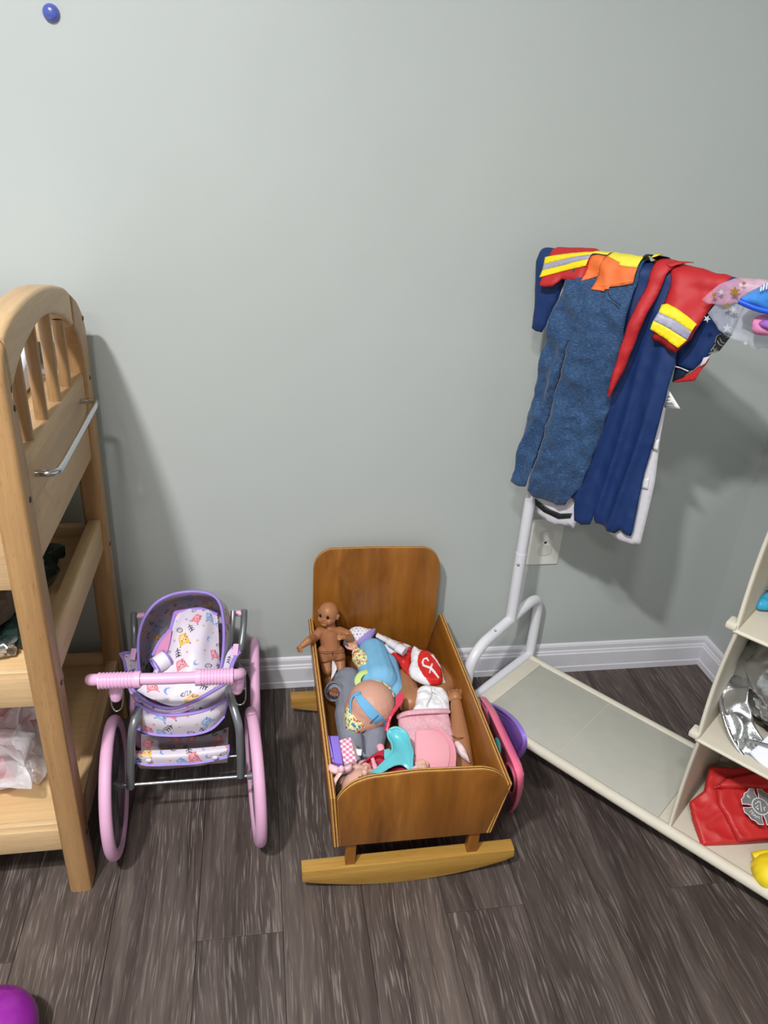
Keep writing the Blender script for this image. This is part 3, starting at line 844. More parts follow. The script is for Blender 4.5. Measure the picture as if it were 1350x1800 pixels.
for s, lo_t, up_t in ((-1, [(-0.2412, -0.4, 0.1231), (-0.2335, -0.4, 0.1985), (-0.2279, -0.395, 0.2473), (-0.222, -0.38, 0.2702), (-0.2183, -0.335, 0.2648), (-0.2204, -0.28, 0.2467), (-0.2315, -0.2, 0.2023), (-0.2377, -0.16, 0.1849)], [(-0.2484, -0.15, 0.3405), (-0.2494, -0.162, 0.3101), (-0.2465, -0.19, 0.2886), (-0.2374, -0.225, 0.2659), (-0.2642, -0.17, 0.1799), (-0.2831, -0.128, 0.0838)]),
                      (1, [(-0.0406, -0.4, 0.1305), (-0.039, -0.4, 0.1934), (-0.0399, -0.395, 0.2373), (-0.0465, -0.38, 0.2649), (-0.0571, -0.345, 0.2799), (-0.0654, -0.29, 0.2646), (-0.0734, -0.2, 0.2059), (-0.0765, -0.16, 0.1859)], [(-0.0312, -0.15, 0.3369), (-0.033, -0.162, 0.3056), (-0.0393, -0.19, 0.2734), (-0.0494, -0.225, 0.2607), (-0.0335, -0.17, 0.1864), (-0.0269, -0.128, 0.109)])):
    tubeobj('frame_tube', lo_t, 0.0076, M_GREY, stl, 14, smooth_n=6)
    tubeobj('frame_tube', up_t, 0.0068, M_GREY, stl, 14, smooth_n=6)
    xb = up_t[0][0] - s * 0.004
    tubeobj('bushing', [(xb, -0.150, up_t[0][2] - 0.008), (xb - s * 0.016, -0.150, up_t[0][2] - 0.008)], 0.0062, M_PINKP, stl, 14)
# handle
hz = 0.3975
hy = -0.425
hp = [(-0.236, -0.393, 0.372), (-0.262, -0.405, 0.380), (-0.277, -0.416, 0.390), (-0.271, -0.425, hz - 0.001), (-0.25, hy - 0.002, hz), (-0.155, hy - 0.004, hz - 0.003), (-0.06, hy - 0.002, hz - 0.006), (-0.044, -0.424, hz - 0.007), (-0.036, -0.416, hz - 0.013), (-0.034, -0.40, hz - 0.024)]
hd = tubeobj('handle', hp, 0.0098, M_PINKP, stl, 16, smooth_n=8)
def grip(xa, xb):
    bm = bmesh.new(); pts = []; rs = []
    n = 12
    for k in range(n * 4 + 1):
        t = k / (n * 4); x = xa + (xb - xa) * t
        pts.append((x, hy - 0.0035, hz - 0.001 - 0.031 * (x + 0.27) / 0.25 * 0.18)); rs.append(0.0128 + (0.0013 if (k % 4) in (1, 2) else 0) if 0.0 < t < 0.86 else 0.0142)
    tube(bm, pts, rs, 20); obj('grip', bm, M_PINKP, hd)
grip(-0.263, -0.197); grip(-0.046, -0.108)
for kb, clip in (([(-0.2412, -0.408, 0.3793), (-0.2421, -0.412, 0.3632), (-0.2423, -0.414, 0.349)], [(-0.2504, -0.4, 0.3538), (-0.2538, -0.402, 0.3258), (-0.2512, -0.403, 0.3126), (-0.246, -0.403, 0.3084), (-0.2389, -0.403, 0.3141), (-0.2348, -0.402, 0.3294), (-0.2327, -0.4, 0.3549)]),
                 ([(-0.0375, -0.4, 0.3633), (-0.0397, -0.404, 0.3517), (-0.0409, -0.406, 0.3433)], [(-0.0457, -0.4, 0.3475), (-0.0465, -0.402, 0.3198), (-0.0429, -0.403, 0.3088), (-0.037, -0.403, 0.3057), (-0.0299, -0.403, 0.3103), (-0.0266, -0.402, 0.3222), (-0.0268, -0.395, 0.361)])):
    bm = bmesh.new(); tube(bm, spline(kb, 6), [0.0095 + 0.0015 * math.sin(PI * k / 12) for k in range(13)], 16); ball(bm, kb[-1], 0.0095, 14)
    kn = obj('handle_bracket', bm, M_PINKP, stl)
    tubeobj('spring_clip', clip, 0.0012, M_STEEL, stl, 8, smooth_n=5)
# hood: rim hoop and the shell behind it
rim = [(-0.2263, -0.275, 0.2843), (-0.2279, -0.262, 0.3214), (-0.2266, -0.245, 0.3511), (-0.2171, -0.228, 0.3779), (-0.1974, -0.212, 0.3999), (-0.1679, -0.202, 0.4128), (-0.1305, -0.2, 0.4177), (-0.0951, -0.204, 0.4136), (-0.0759, -0.214, 0.3983), (-0.0689, -0.234, 0.3652), (-0.0699, -0.255, 0.3199), (-0.076, -0.275, 0.2837)]
rc_ = sum((V(p) for p in rim), V()) / len(rim)
def hoop(k, dy, kz=None, dz=0): return [V((rc_.x + (p[0] - rc_.x) * k, p[1] + dy, rc_.z + dz + (p[2] - rc_.z) * (kz or k))) for p in map(V, rim)]
hood = loftobj('hood', [rim, hoop(1.10, 0.028, 0.97, -0.022), hoop(1.12, 0.060, 0.9, -0.044), hoop(0.95, 0.098, 0.75, -0.066), hoop(0.6, 0.122, 0.5, -0.085), hoop(0.06, 0.135, 0.06, -0.10)], 190, 150, M_PRINT, stl, 0.0012, print_fn(3, 0.5, 0.3, '#c9c0cd'))
tubeobj('hood_trim', rim, 0.0030, M_PURPLE, hood, 10, smooth_n=6, flat=(1, 1.4))
tubeobj('hood_bar', [(-0.0525, -0.165, 0.3453), (-0.0562, -0.195, 0.3163), (-0.0626, -0.24, 0.2915)], 0.0056, M_GREY, hood, 12, smooth_n=6)
# tub: near wall, sides and floor of the seat
tr = [(-0.2349, -0.255, 0.2867), (-0.2431, -0.295, 0.2976), (-0.232, -0.328, 0.292), (-0.2024, -0.345, 0.2723), (-0.1644, -0.35, 0.2615), (-0.1234, -0.346, 0.271), (-0.084, -0.336, 0.2878), (-0.0596, -0.315, 0.2902), (-0.0476, -0.285, 0.2842), (-0.0681, -0.25, 0.2814)]
def low(k, dy, dz): 
    c = sum((V(p) for p in tr), V()) / len(tr)
    return [V((c.x + (p[0] - c.x) * k, p[1] + dy, p[2] + dz)) for p in map(V, tr)]
tub = loftobj('seat_tub', [tr, low(1.0, -0.004, -0.014), low(0.96, 0.002, -0.034), low(0.90, 0.02, -0.062)], 170, 50, M_PRINT, stl, 0.0012, print_fn(8, 0.5, 0.2))
tubeobj('tub_trim', tr, 0.0024, M_PURPLE, tub, 10, smooth_n=6, flat=(1, 1.4))
tubeobj('tub_trim', [p + V((0, -0.004, -0.008)) for p in low(0.99, 0.0, -0.001)][1:6], 0.0022, M_LILAC, tub, 10, smooth_n=6, flat=(1, 1.8))
flap_t = [(-0.2249, -0.352, 0.2801), (-0.195, -0.362, 0.2652), (-0.161, -0.366, 0.2592), (-0.1179, -0.362, 0.2588), (-0.082, -0.356, 0.2669), (-0.0594, -0.345, 0.2746)]
flap_b = [(-0.2254, -0.35, 0.2188), (-0.2013, -0.36, 0.2135), (-0.1665, -0.364, 0.21), (-0.1257, -0.362, 0.2072), (-0.0926, -0.356, 0.2127), (-0.0692, -0.345, 0.2314)]
fm = [V(a).lerp(V(b), 0.5) + V((0, -0.006, 0.004)) for a, b in zip(flap_t, flap_b)]
fl = loftobj('front_flap', [flap_t, fm, flap_b], 150, 46, M_PRINT, stl, 0.0012, print_fn(5, 0.3, 0.1))
tubeobj('flap_trim', flap_b, 0.0028, M_PURPLE, fl, 8, smooth_n=6, flat=(1, 1.6))
tubeobj('flap_trim', flap_t, 0.0022, M_PURPLE, fl, 8, smooth_n=6, flat=(1, 1.6))
tubeobj('flap_trim', [flap_t[0], fm[0], flap_b[0]], 0.0024, M_PURPLE, fl, 8, smooth_n=6)
tubeobj('flap_trim', [flap_t[-1], fm[-1], flap_b[-1]], 0.0024, M_PURPLE, fl, 8, smooth_n=6)
bm = bmesh.new()
loft(bm, [low(0.86, 0.036, -0.060), low(0.5, 0.05, -0.075), low(0.05, 0.06, -0.08)], 40, 10)
thick(obj('seat_floor', bm, M_LILAC, stl, angle=0), 0.0015)
# side wings with their buckle straps
for pts, strap in (([[(-0.2597, -0.262, 0.3234), (-0.2517, -0.25, 0.3177), (-0.2376, -0.238, 0.3064)], [(-0.2542, -0.266, 0.3101), (-0.2464, -0.258, 0.3061), (-0.2328, -0.25, 0.2949)], [(-0.2494, -0.28, 0.2967), (-0.2402, -0.275, 0.292), (-0.229, -0.27, 0.2846)]], [(-0.2374, -0.245, 0.3225), (-0.2404, -0.262, 0.3088)]),
                   ([[(-0.0401, -0.245, 0.3022), (-0.0479, -0.238, 0.3043), (-0.0535, -0.232, 0.3057)], [(-0.0498, -0.262, 0.2993), (-0.0586, -0.255, 0.3), (-0.0652, -0.25, 0.3021)], [(-0.0583, -0.285, 0.2877), (-0.0673, -0.275, 0.2858), (-0.0761, -0.27, 0.2852)]], [(-0.0465, -0.236, 0.3152), (-0.0487, -0.256, 0.3029)])):
    wg = loftobj('side_wing', pts, 30, 36, M_PRINT, stl, 0.0012, print_fn(int(pts[0][0][0] * -1000) % 9, 0.1, 0.1, '#d5cbe0'))
    tubeobj('wing_trim', [pts[0][0], pts[1][0], pts[2][0]], 0.0026, M_PURPLE, wg, 8, smooth_n=5, flat=(1, 1.6)); tubeobj('wing_trim', pts[0], 0.0026, M_PURPLE, wg, 8, smooth_n=5, flat=(1, 1.6))
    tubeobj('strap', strap, 0.0042, M_PINKP, wg, 4, flat=(0.3, 1.2))
# basket below
bk = [[(-0.2346, -0.285, 0.1448), (-0.1796, -0.282, 0.1266), (-0.113, -0.282, 0.1265), (-0.0651, -0.285, 0.1476)], [(-0.238, -0.285, 0.1032), (-0.1821, -0.282, 0.0888), (-0.1148, -0.282, 0.0885), (-0.0676, -0.285, 0.1069)], [(-0.2365, -0.3, 0.0722), (-0.1821, -0.3, 0.0636), (-0.1206, -0.3, 0.065), (-0.0694, -0.3, 0.0754)]]
bs = loftobj('basket', bk, 130, 56, M_PRINT, stl, 0.0012, print_fn(2, 0.3, 0.2, '#b8afb8'))
roll = [[(-0.2325, -0.372, 0.1847), (-0.2099, -0.374, 0.1859), (-0.1674, -0.374, 0.1832), (-0.1159, -0.374, 0.1825), (-0.0617, -0.372, 0.1826)], [(-0.2313, -0.382, 0.1832), (-0.2068, -0.386, 0.182), (-0.1663, -0.388, 0.18), (-0.1154, -0.386, 0.1786), (-0.0616, -0.382, 0.1794)], [(-0.2306, -0.382, 0.1677), (-0.2063, -0.386, 0.1622), (-0.1675, -0.388, 0.1617), (-0.1164, -0.386, 0.1588), (-0.0642, -0.382, 0.1639)]]
rl = loftobj('basket_front', roll, 150, 26, M_PRINT, stl, 0.0015, print_fn(11, 0.3, 0.1))
tubeobj('basket_trim', roll[2], 0.0026, M_PURPLE, rl, 8, smooth_n=6, flat=(1, 1.6))
tubeobj('basket_trim', [r[0] for r in roll], 0.0024, M_PURPLE, rl, 8, smooth_n=5); tubeobj('basket_trim', [r[-1] for r in roll], 0.0024, M_PURPLE, rl, 8, smooth_n=5)
fl_ = [[(-0.2315, -0.378, 0.1638), (-0.1691, -0.378, 0.1518), (-0.0644, -0.378, 0.16)], [(-0.2285, -0.36, 0.1294), (-0.1739, -0.35, 0.1181), (-0.066, -0.36, 0.1276)], [(-0.2347, -0.31, 0.0792), (-0.1822, -0.3, 0.062), (-0.0688, -0.31, 0.0838)]]
loftobj('basket_floor', fl_, 80, 30, M_PRINT, stl, 0.0012, print_fn(6, 0.3, 0.2, '#cfc6cc'))
for px in ((-0.2054, -0.392, 0.178), (-0.0864, -0.392, 0.1732)):
    bm = bmesh.new(); ball(bm, px, (0.0055, 0.002, 0.0045), 16); obj('snap', bm, plain('snap_white', '#e8e8ea', 0.3, bmp=0), rl)
tubeobj('basket_rod', [(-0.2365, -0.376, 0.158), (-0.041, -0.376, 0.1585)], 0.0022, M_STEEL, stl, 8)

# the doll carrier lying in the stroller
dc = thing('doll_carrier', 'owl print doll carrier with purple edges lying inside the stroller', 'doll carrier', (-0.14, -0.25, 0.25))
c_rows = [[(-0.1642, -0.185, 0.3616), (-0.1405, -0.18, 0.3625), (-0.113, -0.178, 0.3625), (-0.0832, -0.185, 0.3522)], [(-0.1716, -0.225, 0.3415), (-0.1426, -0.232, 0.353), (-0.1108, -0.228, 0.3511), (-0.0806, -0.215, 0.332)], [(-0.1766, -0.258, 0.3151), (-0.144, -0.272, 0.3305), (-0.1127, -0.268, 0.3296), (-0.0805, -0.245, 0.3061)], [(-0.1971, -0.285, 0.2971), (-0.1475, -0.298, 0.3068), (-0.1092, -0.295, 0.3059), (-0.0784, -0.268, 0.2824)], [(-0.2175, -0.312, 0.2856), (-0.1648, -0.333, 0.2778), (-0.1135, -0.33, 0.2822), (-0.0749, -0.305, 0.2845)], [(-0.2257, -0.326, 0.2872), (-0.1645, -0.347, 0.2643), (-0.1131, -0.343, 0.2757), (-0.0618, -0.313, 0.2901)]]
cp_ = loftobj('panel', c_rows, 150, 150, M_PRINT, dc, 0.002, print_fn(14, 0.3, 0.3, '#dcd4e2', 0.026), off=lambda a, b: 0.0015 * math.sin(a * 120 + b * 30))
tubeobj('binding', c_rows[0], 0.0026, M_PURPLE, cp_, 8, smooth_n=6, flat=(1, 1.4))
tubeobj('binding', [r[0] for r in c_rows[:4]], 0.0026, M_PURPLE, cp_, 8, smooth_n=6, flat=(1, 1.4))
ln = [[(-0.1709, -0.226, 0.3502), (-0.1674, -0.23, 0.3502)], [(-0.1902, -0.245, 0.3357), (-0.1702, -0.245, 0.3346)], [(-0.2023, -0.262, 0.3171), (-0.1762, -0.262, 0.3155)]]
lo_ = loftobj('lining_flap', ln, 20, 30, plain('lining_pink', '#c77ba8', 0.6), dc, 0.0015)
tubeobj('binding', [r[0] for r in ln], 0.0022, M_PURPLE, lo_, 8, smooth_n=6, flat=(1, 1.4))
# rolled strap loop
bm = bmesh.new()
c0, ax_ = V((-0.1913, -0.288, 0.3152)), V((0.8, 0.55, 0.25)).normalized()
lathe(bm, [(0.0155, -0.012), (0.0165, 0.0), (0.0155, 0.012), (0.0145, 0.012), (0.0145, -0.012), (0.0155, -0.012)], c0 + ax_ * 0.01, ax_, 40)
info = [(v, v.co.x * 1.4, v.co.z * 1.4) for v in bm.verts]; colours(bm, info, lambda a, b: lin('#e9e2f0'))
lp = obj('strap_loop', bm, M_PRINT, dc)
for k in (-0.004, 0.022):
    bm = bmesh.new(); lathe(bm, [(0.0158, -0.002), (0.0172, 0), (0.0158, 0.002), (0.0142, 0), (0.0158, -0.002)], c0 + ax_ * k, ax_, 40); obj('binding', bm, M_PURPLE, lp)
# ---------------------------------------------------------------- clothes rack with shelf and cubbies, standing askew in the corner
RO = V((0.577, -0.09, 0)); RU = V((0.6130, -0.7901, 0)).normalized(); RN = V((RU.y, -RU.x, 0))
def RK(s, n, z): return RO + RU * s + RN * n + V((0, 0, z))
M_TUBE = plain('rack_white', '#e2e3ea', 0.3, bmp=0.0, var=0.01)
M_CANVAS = plain('canvas_cream', '#cdc6b6', 0.8, var=0.03, scale=30, bmp=0.12)
M_PIPE = plain('canvas_piping', '#d9d3c3', 0.75, var=0.03, bmp=0.1)
rk = thing('clothes_rack', 'white tube clothes rack with cream fabric shelf and cubbies in the corner', 'clothes rack', (0.76, -0.33, 0))
def rtube(name, pts, r=0.0125, n=6, m=M_TUBE): return tubeobj(name, [RK(*p) for p in pts], r, m, rk, 16, smooth_n=n)
def foot_frame(s):
    rtube('foot_hoop', [(s, 0.152, 0.0), (s, 0.152, 0.09), (s, 0.150, 0.155), (s, 0.141, 0.196), (s, 0.108, 0.222), (s, 0.06, 0.2315), (s, 0.0, 0.241), (s, -0.05, 0.2495), (s, -0.082, 0.2525), (s, -0.108, 0.246), (s, -0.121, 0.225), (s, -0.124, 0.19), (s, -0.124, 0.10), (s, -0.124, 0.0)])
    rtube('cross_bar', [(s, 0.152, 0.072), (s, -0.124, 0.076)], 0.0115, 0)
    rtube('upright', [(s, 0.0, 0.236), (s, 0.0, 0.42)], 0.0128, 0)
    rtube('upright', [(s, 0.0, 0.42), (s, 0.0, 1.036)], 0.0118, 0)
    bm = bmesh.new(); ball(bm, RK(s + 0.004, 0.0125, 0.395), 0.0035, 10); obj('screw', bm, M_STEEL, rk)
    bm = bmesh.new(); ball(bm, RK(s + 0.004, 0.068, 0.243), 0.003, 10); obj('screw', bm, M_STEEL, rk)
foot_frame(0.0); foot_frame(0.92)
rtube('top_rail', [(-0.03, 0.0, 1.038), (0.95, 0.0, 1.038)], 0.0118, 0)
for n in (0.141, -0.112): rtube('shelf_edge', [(0.012, n, 0.072), (0.30, n, 0.0705), (0.60, n, 0.071), (0.91, n, 0.072)], 0.0115, 5, M_PIPE)
def slab(name, s0, s1, n0, n1, z0, z1, m=M_CANVAS, bev=0.0015, sag=0.0, parent=rk):
    bm = bmesh.new()
    box(bm, (s0, n0, z0), (s1, n1, z1), bev, 2)
    for v in bm.verts: v.co = RK(*v.co)
    bmesh.ops.recalc_face_normals(bm, faces=bm.faces[:])
    return obj(name, bm, m, parent)
M_BOARD = plain('shelf_grey_cloth', '#b9b8ae', 0.75, var=0.03, scale=30, bmp=0.12)
slab('shelf_board', 0.014, 0.462, -0.104, 0.132, 0.073, 0.0785, M_BOARD)
slab('shelf_board', 0.4622, 0.91, -0.104, 0.132, 0.073, 0.0785)
slab('shelf_band', 0.012, 0.046, -0.104, 0.132, 0.079, 0.0802, M_PIPE, 0.0004)
tubeobj('seam', [RK(0.235, -0.10, 0.0788), RK(0.235, 0.13, 0.0788)], 0.0008, M_PIPE, rk, 6)
# cubby tower: a left wall in floppy sections, back wall, shelves
def wall_sec(s0, z0, s1, z1, n0=-0.108, n1=0.139, bow=0.004):
    bm = bmesh.new()
    rows = []
    for k in range(7):
        t = k / 6
        z = z0 + (z1 - z0) * t; s = s0 + (s1 - s0) * t - bow * math.sin(PI * t)
        rows.append([RK(s, n1 - 0.012 * math.sin(PI * t) * (1 - q) if q < 0.5 else n0 + (n1 - n0) * (1 - q), z) if False else RK(s, n1 + (n0 - n1) * q - (0.010 * math.sin(PI * t)) * (1 - q), z) for q in [j / 6 for j in range(7)]])
    loft(bm, rows, 24, 24)
    o = obj('cubby_wall', bm, M_CANVAS, rk, angle=0); thick(o, 0.006, 0)
    tubeobj('wall_piping', [r[0] for r in rows], 0.0034, M_PIPE, rk, 8, smooth_n=3)
    return o
wall_sec(0.487, 0.079, 0.489, 0.300); wall_sec(0.486, 0.303, 0.492, 0.536, bow=0.006); wall_sec(0.490, 0.540, 0.497, 0.79, bow=0.006)
wall_sec(0.90, 0.079, 0.90, 0.79, bow=0.0)
slab('cubby_shelf', 0.484, 0.90, -0.106, 0.140, 0.297, 0.3035); slab('cubby_shelf', 0.487, 0.90, -0.106, 0.141, 0.534, 0.5405); slab('cubby_shelf', 0.490, 0.90, -0.106, 0.140, 0.788, 0.7945)
slab('cubby_back', 0.486, 0.90, -0.1125, -0.1075, 0.079, 0.79)
for z, s in ((0.300, 0.484), (0.537, 0.487)):
    tubeobj('shelf_piping', [RK(s, 0.141, z), RK(0.90, 0.141, z)], 0.0036, M_PIPE, rk, 8)
    slab('corner_tab', s - 0.014, s + 0.004, 0.118, 0.146, z + 0.001, z + 0.013, M_PIPE, 0.003)

# silver helmet hat on the middle cubby shelf
M_FOIL = plain('foil_cloth', '#c6c8cb', 0.22, metal=0.95, var=0.06, scale=30, bmp=0.25, bdist=0.002)
M_LINER = plain('liner_white', '#e3e5ef', 0.7, var=0.02)
hat = thing('toy_helmet', 'crumpled shiny silver fire helmet with white lining on the middle cubby shelf', 'hat', RK(0.66, 0.03, 0.304))
def crinkled_lathe(name, prof, c, ax, m, amp, sc, parent, seg=72, squash=1.0, rows=5):
    bm = bmesh.new()
    pr = [(p.x, p.y) for p in spline([(a, b, 0) for a, b in prof], rows)]
    lathe(bm, pr, c, ax, seg)
    for v in bm.verts:
        d = nvec(v.co * sc) + nvec(v.co * sc * 2.6) * 0.5
        v.co += d * amp
    return obj(name, bm, m, parent, angle=0)
hc = V((0.931, -0.5595, 0.335))
crinkled_lathe('crown', [(0.082, -0.005), (0.092, 0.03), (0.090, 0.075), (0.080, 0.115), (0.052, 0.140), (0.0, 0.148)], hc + V((0.010, 0.030, 0.008)), V((0.06, 0.16, 1)), M_FOIL, 0.017, 20, hat)
BT = Matrix.Rotation(R(24), 3, 'X')
def brim_pt(rr, zz, t, k=1.0): return hc + BT @ V((rr * math.cos(t), rr * 1.12 * math.sin(t), zz + 0.007 * math.sin(3 * t) * k))
b_up = [[brim_pt(rr, zz, 2 * PI * k / 24) for k in range(24)] for rr, zz in ((0.080, 0.020), (0.098, 0.006), (0.118, -0.006))]
bm = bmesh.new(); loft(bm, b_up, 120, 14, True)
for v in bm.verts: v.co += nvec(v.co * 42) * 0.008
thick(obj('brim', bm, M_FOIL, hat, angle=0), 0.002)
bm = bmesh.new()
lr = [[brim_pt(rr, zz, R(206 + 140 * k / 14)) for k in range(15)] for rr, zz in ((0.055, 0.036), (0.080, 0.0305), (0.098, 0.0165), (0.112, 0.006))]
loft(bm, lr, 60, 16)
for v in bm.verts: v.co += nvec(v.co * 25) * 0.003
thick(obj('lining', bm, M_LINER, hat, angle=0), 0.0015)
tubeobj('brim_edge', b_up[2], 0.0040, M_FOIL, hat, 8, closed=True, smooth_n=6)
tubeobj('arch_edge', [brim_pt(0.100, 0.012, R(200)), brim_pt(0.090, 0.034, R(216)), brim_pt(0.080, 0.048, R(240)), brim_pt(0.078, 0.046, R(270)), brim_pt(0.085, 0.035, R(300)), brim_pt(0.095, 0.02, R(320))], 0.0036, M_FOIL, hat, 8, smooth_n=8)

# folded red vest with a badge in the lowest cubby
M_REDV = plain('vest_red', '#c22a2b', 0.5, var=0.06, bmp=0.08)
rv = thing('fire_vest', 'folded bright red vest with silver fire badge in the lowest cubby', 'vest', RK(0.66, 0.05, 0.08))
def vest_piece(name, pts, h, wr=0.006, dipf=None): return pillow(name, pts, h, M_REDV, rv, 0.0035, 0.005, 1.8, None, 0.0, 19, 1, dipf, wr * 0.7)
vest_piece('folded_cloth', [(0.8735, -0.4871, 0.15), (0.8468, -0.5214, 0.12), (0.8131, -0.5323, 0.105), (0.8071, -0.5609, 0.098), (0.8028, -0.6144, 0.09), (0.8719, -0.6199, 0.092), (0.9409, -0.6225, 0.092), (1.0249, -0.5975, 0.11), (1.0439, -0.5529, 0.15), (0.9719, -0.5138, 0.17), (0.9191, -0.5011, 0.155)], 0.008, 0.007)
front = [(0.8614, -0.5322, 0.136), (0.8531, -0.5614, 0.128), (0.8587, -0.5821, 0.122), (0.864, -0.6256, 0.106), (0.9329, -0.6298, 0.108), (1.0202, -0.5968, 0.125), (1.0247, -0.5622, 0.15), (0.9406, -0.5441, 0.146), (0.8968, -0.5386, 0.142)]
vest_piece('front_fold', front, 0.007, 0.005)
fo, fx, fy, fnn = plane_of(front)
vest_piece('folded_cloth', [(0.8543, -0.5356, 0.145), (0.8831, -0.5248, 0.156), (0.9205, -0.5286, 0.165), (1.0096, -0.5348, 0.18), (1.0018, -0.5697, 0.165), (0.9319, -0.5544, 0.152)], 0.008, 0.004)
M_SILV = plain('badge_silver', '#a7a9ae', 0.35, metal=0.6, var=0.12, scale=80, bmp=0)
M_WHITE = plain('print_white', '#e9e9ec', 0.5, bmp=0)
M_REDK = M_REDV
bc = V((0.9061, -0.5966, 0.152)) + fnn * 0.004
brot = R(-9)
def BD(a, b, d):
    a, b = a * math.cos(brot) - b * math.sin(brot), a * math.sin(brot) + b * math.cos(brot)
    return bc + fx * a * 0.88 + fy * b * 0.88 + fnn * d
bg_ = obj('badge', bmesh.new(), M_WHITE, rv)
def cross_arm(k, grow):
    a0 = R(90 * k + 45)
    pts = [(-0.0090, 0.0115), (-0.0155, 0.0215), (-0.0225, 0.0285), (-0.016, 0.0345), (-0.008, 0.0335), (0, 0.0365), (0.008, 0.0335), (0.016, 0.0345), (0.0225, 0.0285), (0.0155, 0.0215), (0.0090, 0.0115)]
    pts = smooth2(pts, 3) if False else pts
    if grow: pts = inset(pts, -grow)
    return [(x * math.cos(a0) - y * math.sin(a0), x * math.sin(a0) + y * math.cos(a0)) for x, y in pts]
for k in range(4):
    bm = bmesh.new(); prism(bm, cross_arm(k, 0.0012), BD, 0.006, 0.0068); obj('badge_arm', bm, M_WHITE, bg_)
    bm = bmesh.new(); prism(bm, cross_arm(k, 0), BD, 0.0065, 0.0073); obj('badge_arm', bm, M_SILV, bg_)
circ = lambda r, n=40: [(r * math.cos(2 * PI * k / n), r * math.sin(2 * PI * k / n)) for k in range(n)]
bm = bmesh.new(); prism(bm, circ(0.0175), BD, 0.0068, 0.0078); obj('badge_disc', bm, M_WHITE, bg_)
bm = bmesh.new(); prism(bm, circ(0.0160), BD, 0.0074, 0.0082); obj('badge_disc', bm, M_SILV, bg_)
bm = bmesh.new()
for pts in ([(-0.001, -0.011), (0.0015, 0.010)], [(-0.004, 0.0095), (0.0015, 0.010)], [(-0.004, 0.0095), (-0.0035, 0.007)], [(-0.012, -0.004), (-0.004, 0.002)], [(-0.010, 0.004), (-0.0085, 0.006), (-0.0055, 0.006)], [(0.006, -0.009), (0.006, -0.002), (0.010, -0.002)]):
    tube(bm, [BD(a, b, 0.0084) for a, b in pts], 0.0006, 6)
ball(bm, BD(-0.0075, -0.0055, 0.0082), 0.0016, 10)
obj('badge_tools', bm, M_WHITE, bg_)
def letters(name, txt, size, place, m, parent, spread=None):
    """flat raised lettering; place(a, b, d) -> 3-D"""
    cu = bpy.data.curves.new(name, 'FONT'); cu.body = txt; cu.size = size; cu.align_x = 'CENTER'; cu.align_y = 'CENTER'; cu.resolution_u = 3
    o = bpy.data.objects.new(name, cu); COL.objects.link(o)
    me = bpy.data.meshes.new_from_object(o.evaluated_get(bpy.context.evaluated_depsgraph_get()))
    bpy.data.objects.remove(o)
    bm = bmesh.new(); bm.from_mesh(me)
    for v in bm.verts: v.co = place(v.co.x, v.co.y, 0.0)
    bmesh.ops.recalc_face_normals(bm, faces=bm.faces[:])
    return obj(name, bm, m, parent, smooth=False)
def around(ang, r, flip=False):
    a0 = R(ang)
    def f(x, y, d):
        if flip: x, y = -x, -y
        th = a0 - x / r; rr = r + y
        return BD(rr * math.cos(th), rr * math.sin(th), 0.0078)
    return f
letters('badge_letter', 'F', 0.0120, around(135, 0.0265), M_WHITE, bg_)
letters('badge_letter', 'TEAM', 0.0090, around(225, 0.0262, True), M_WHITE, bg_)
# yellow cap at the right edge of the lowest cubby, blue item and rod on the upper one
M_YEL = plain('yellow_cloth', '#efd51f', 0.55, var=0.04, bmp=0.08)
yc = thing('toy_hard_hat', 'bright yellow cloth cap half out of frame in the lowest cubby', 'hat', (0.9152, -0.6736, 0.08))
pillow('crown', [(0.878, -0.6526, 0.086), (0.8657, -0.6687, 0.084), (0.8621, -0.6922, 0.082), (0.8757, -0.7084, 0.082), (0.9261, -0.7124, 0.084), (0.9735, -0.6761, 0.09), (0.9573, -0.648, 0.095), (0.9086, -0.6438, 0.092)], 0.030, M_YEL, yc, 0.004, 0.03, 0.2, None, 0.003, 40, 4)
tubeobj('band', [(0.8784, -0.6518, 0.094), (0.8937, -0.6535, 0.1), (0.9139, -0.6582, 0.106), (0.9511, -0.6655, 0.11)], 0.008, M_YEL, yc, 10, smooth_n=5)
tag(pillow('blue_glove', [(0.8319, -0.5134, 0.553), (0.8487, -0.4981, 0.556), (0.866, -0.4965, 0.56), (0.9101, -0.5084, 0.56), (0.8876, -0.5431, 0.552), (0.8481, -0.5272, 0.55), (0.832, -0.5227, 0.55)], 0.012, plain('glove_blue', '#2f9cc4', 0.45), None, 0.004, 0.01, 0.7, None, 0.004, 60, 4), 'bright blue toy item lying on the upper cubby shelf', 'toy')
tag(tubeobj('toy_rod', [(0.8554, -0.4855, 0.565), (0.8686, -0.4897, 0.566), (0.9085, -0.5058, 0.57)], 0.004, M_STEEL, None, 10), 'thin silver toy rod above the blue item on the upper cubby shelf', 'toy')
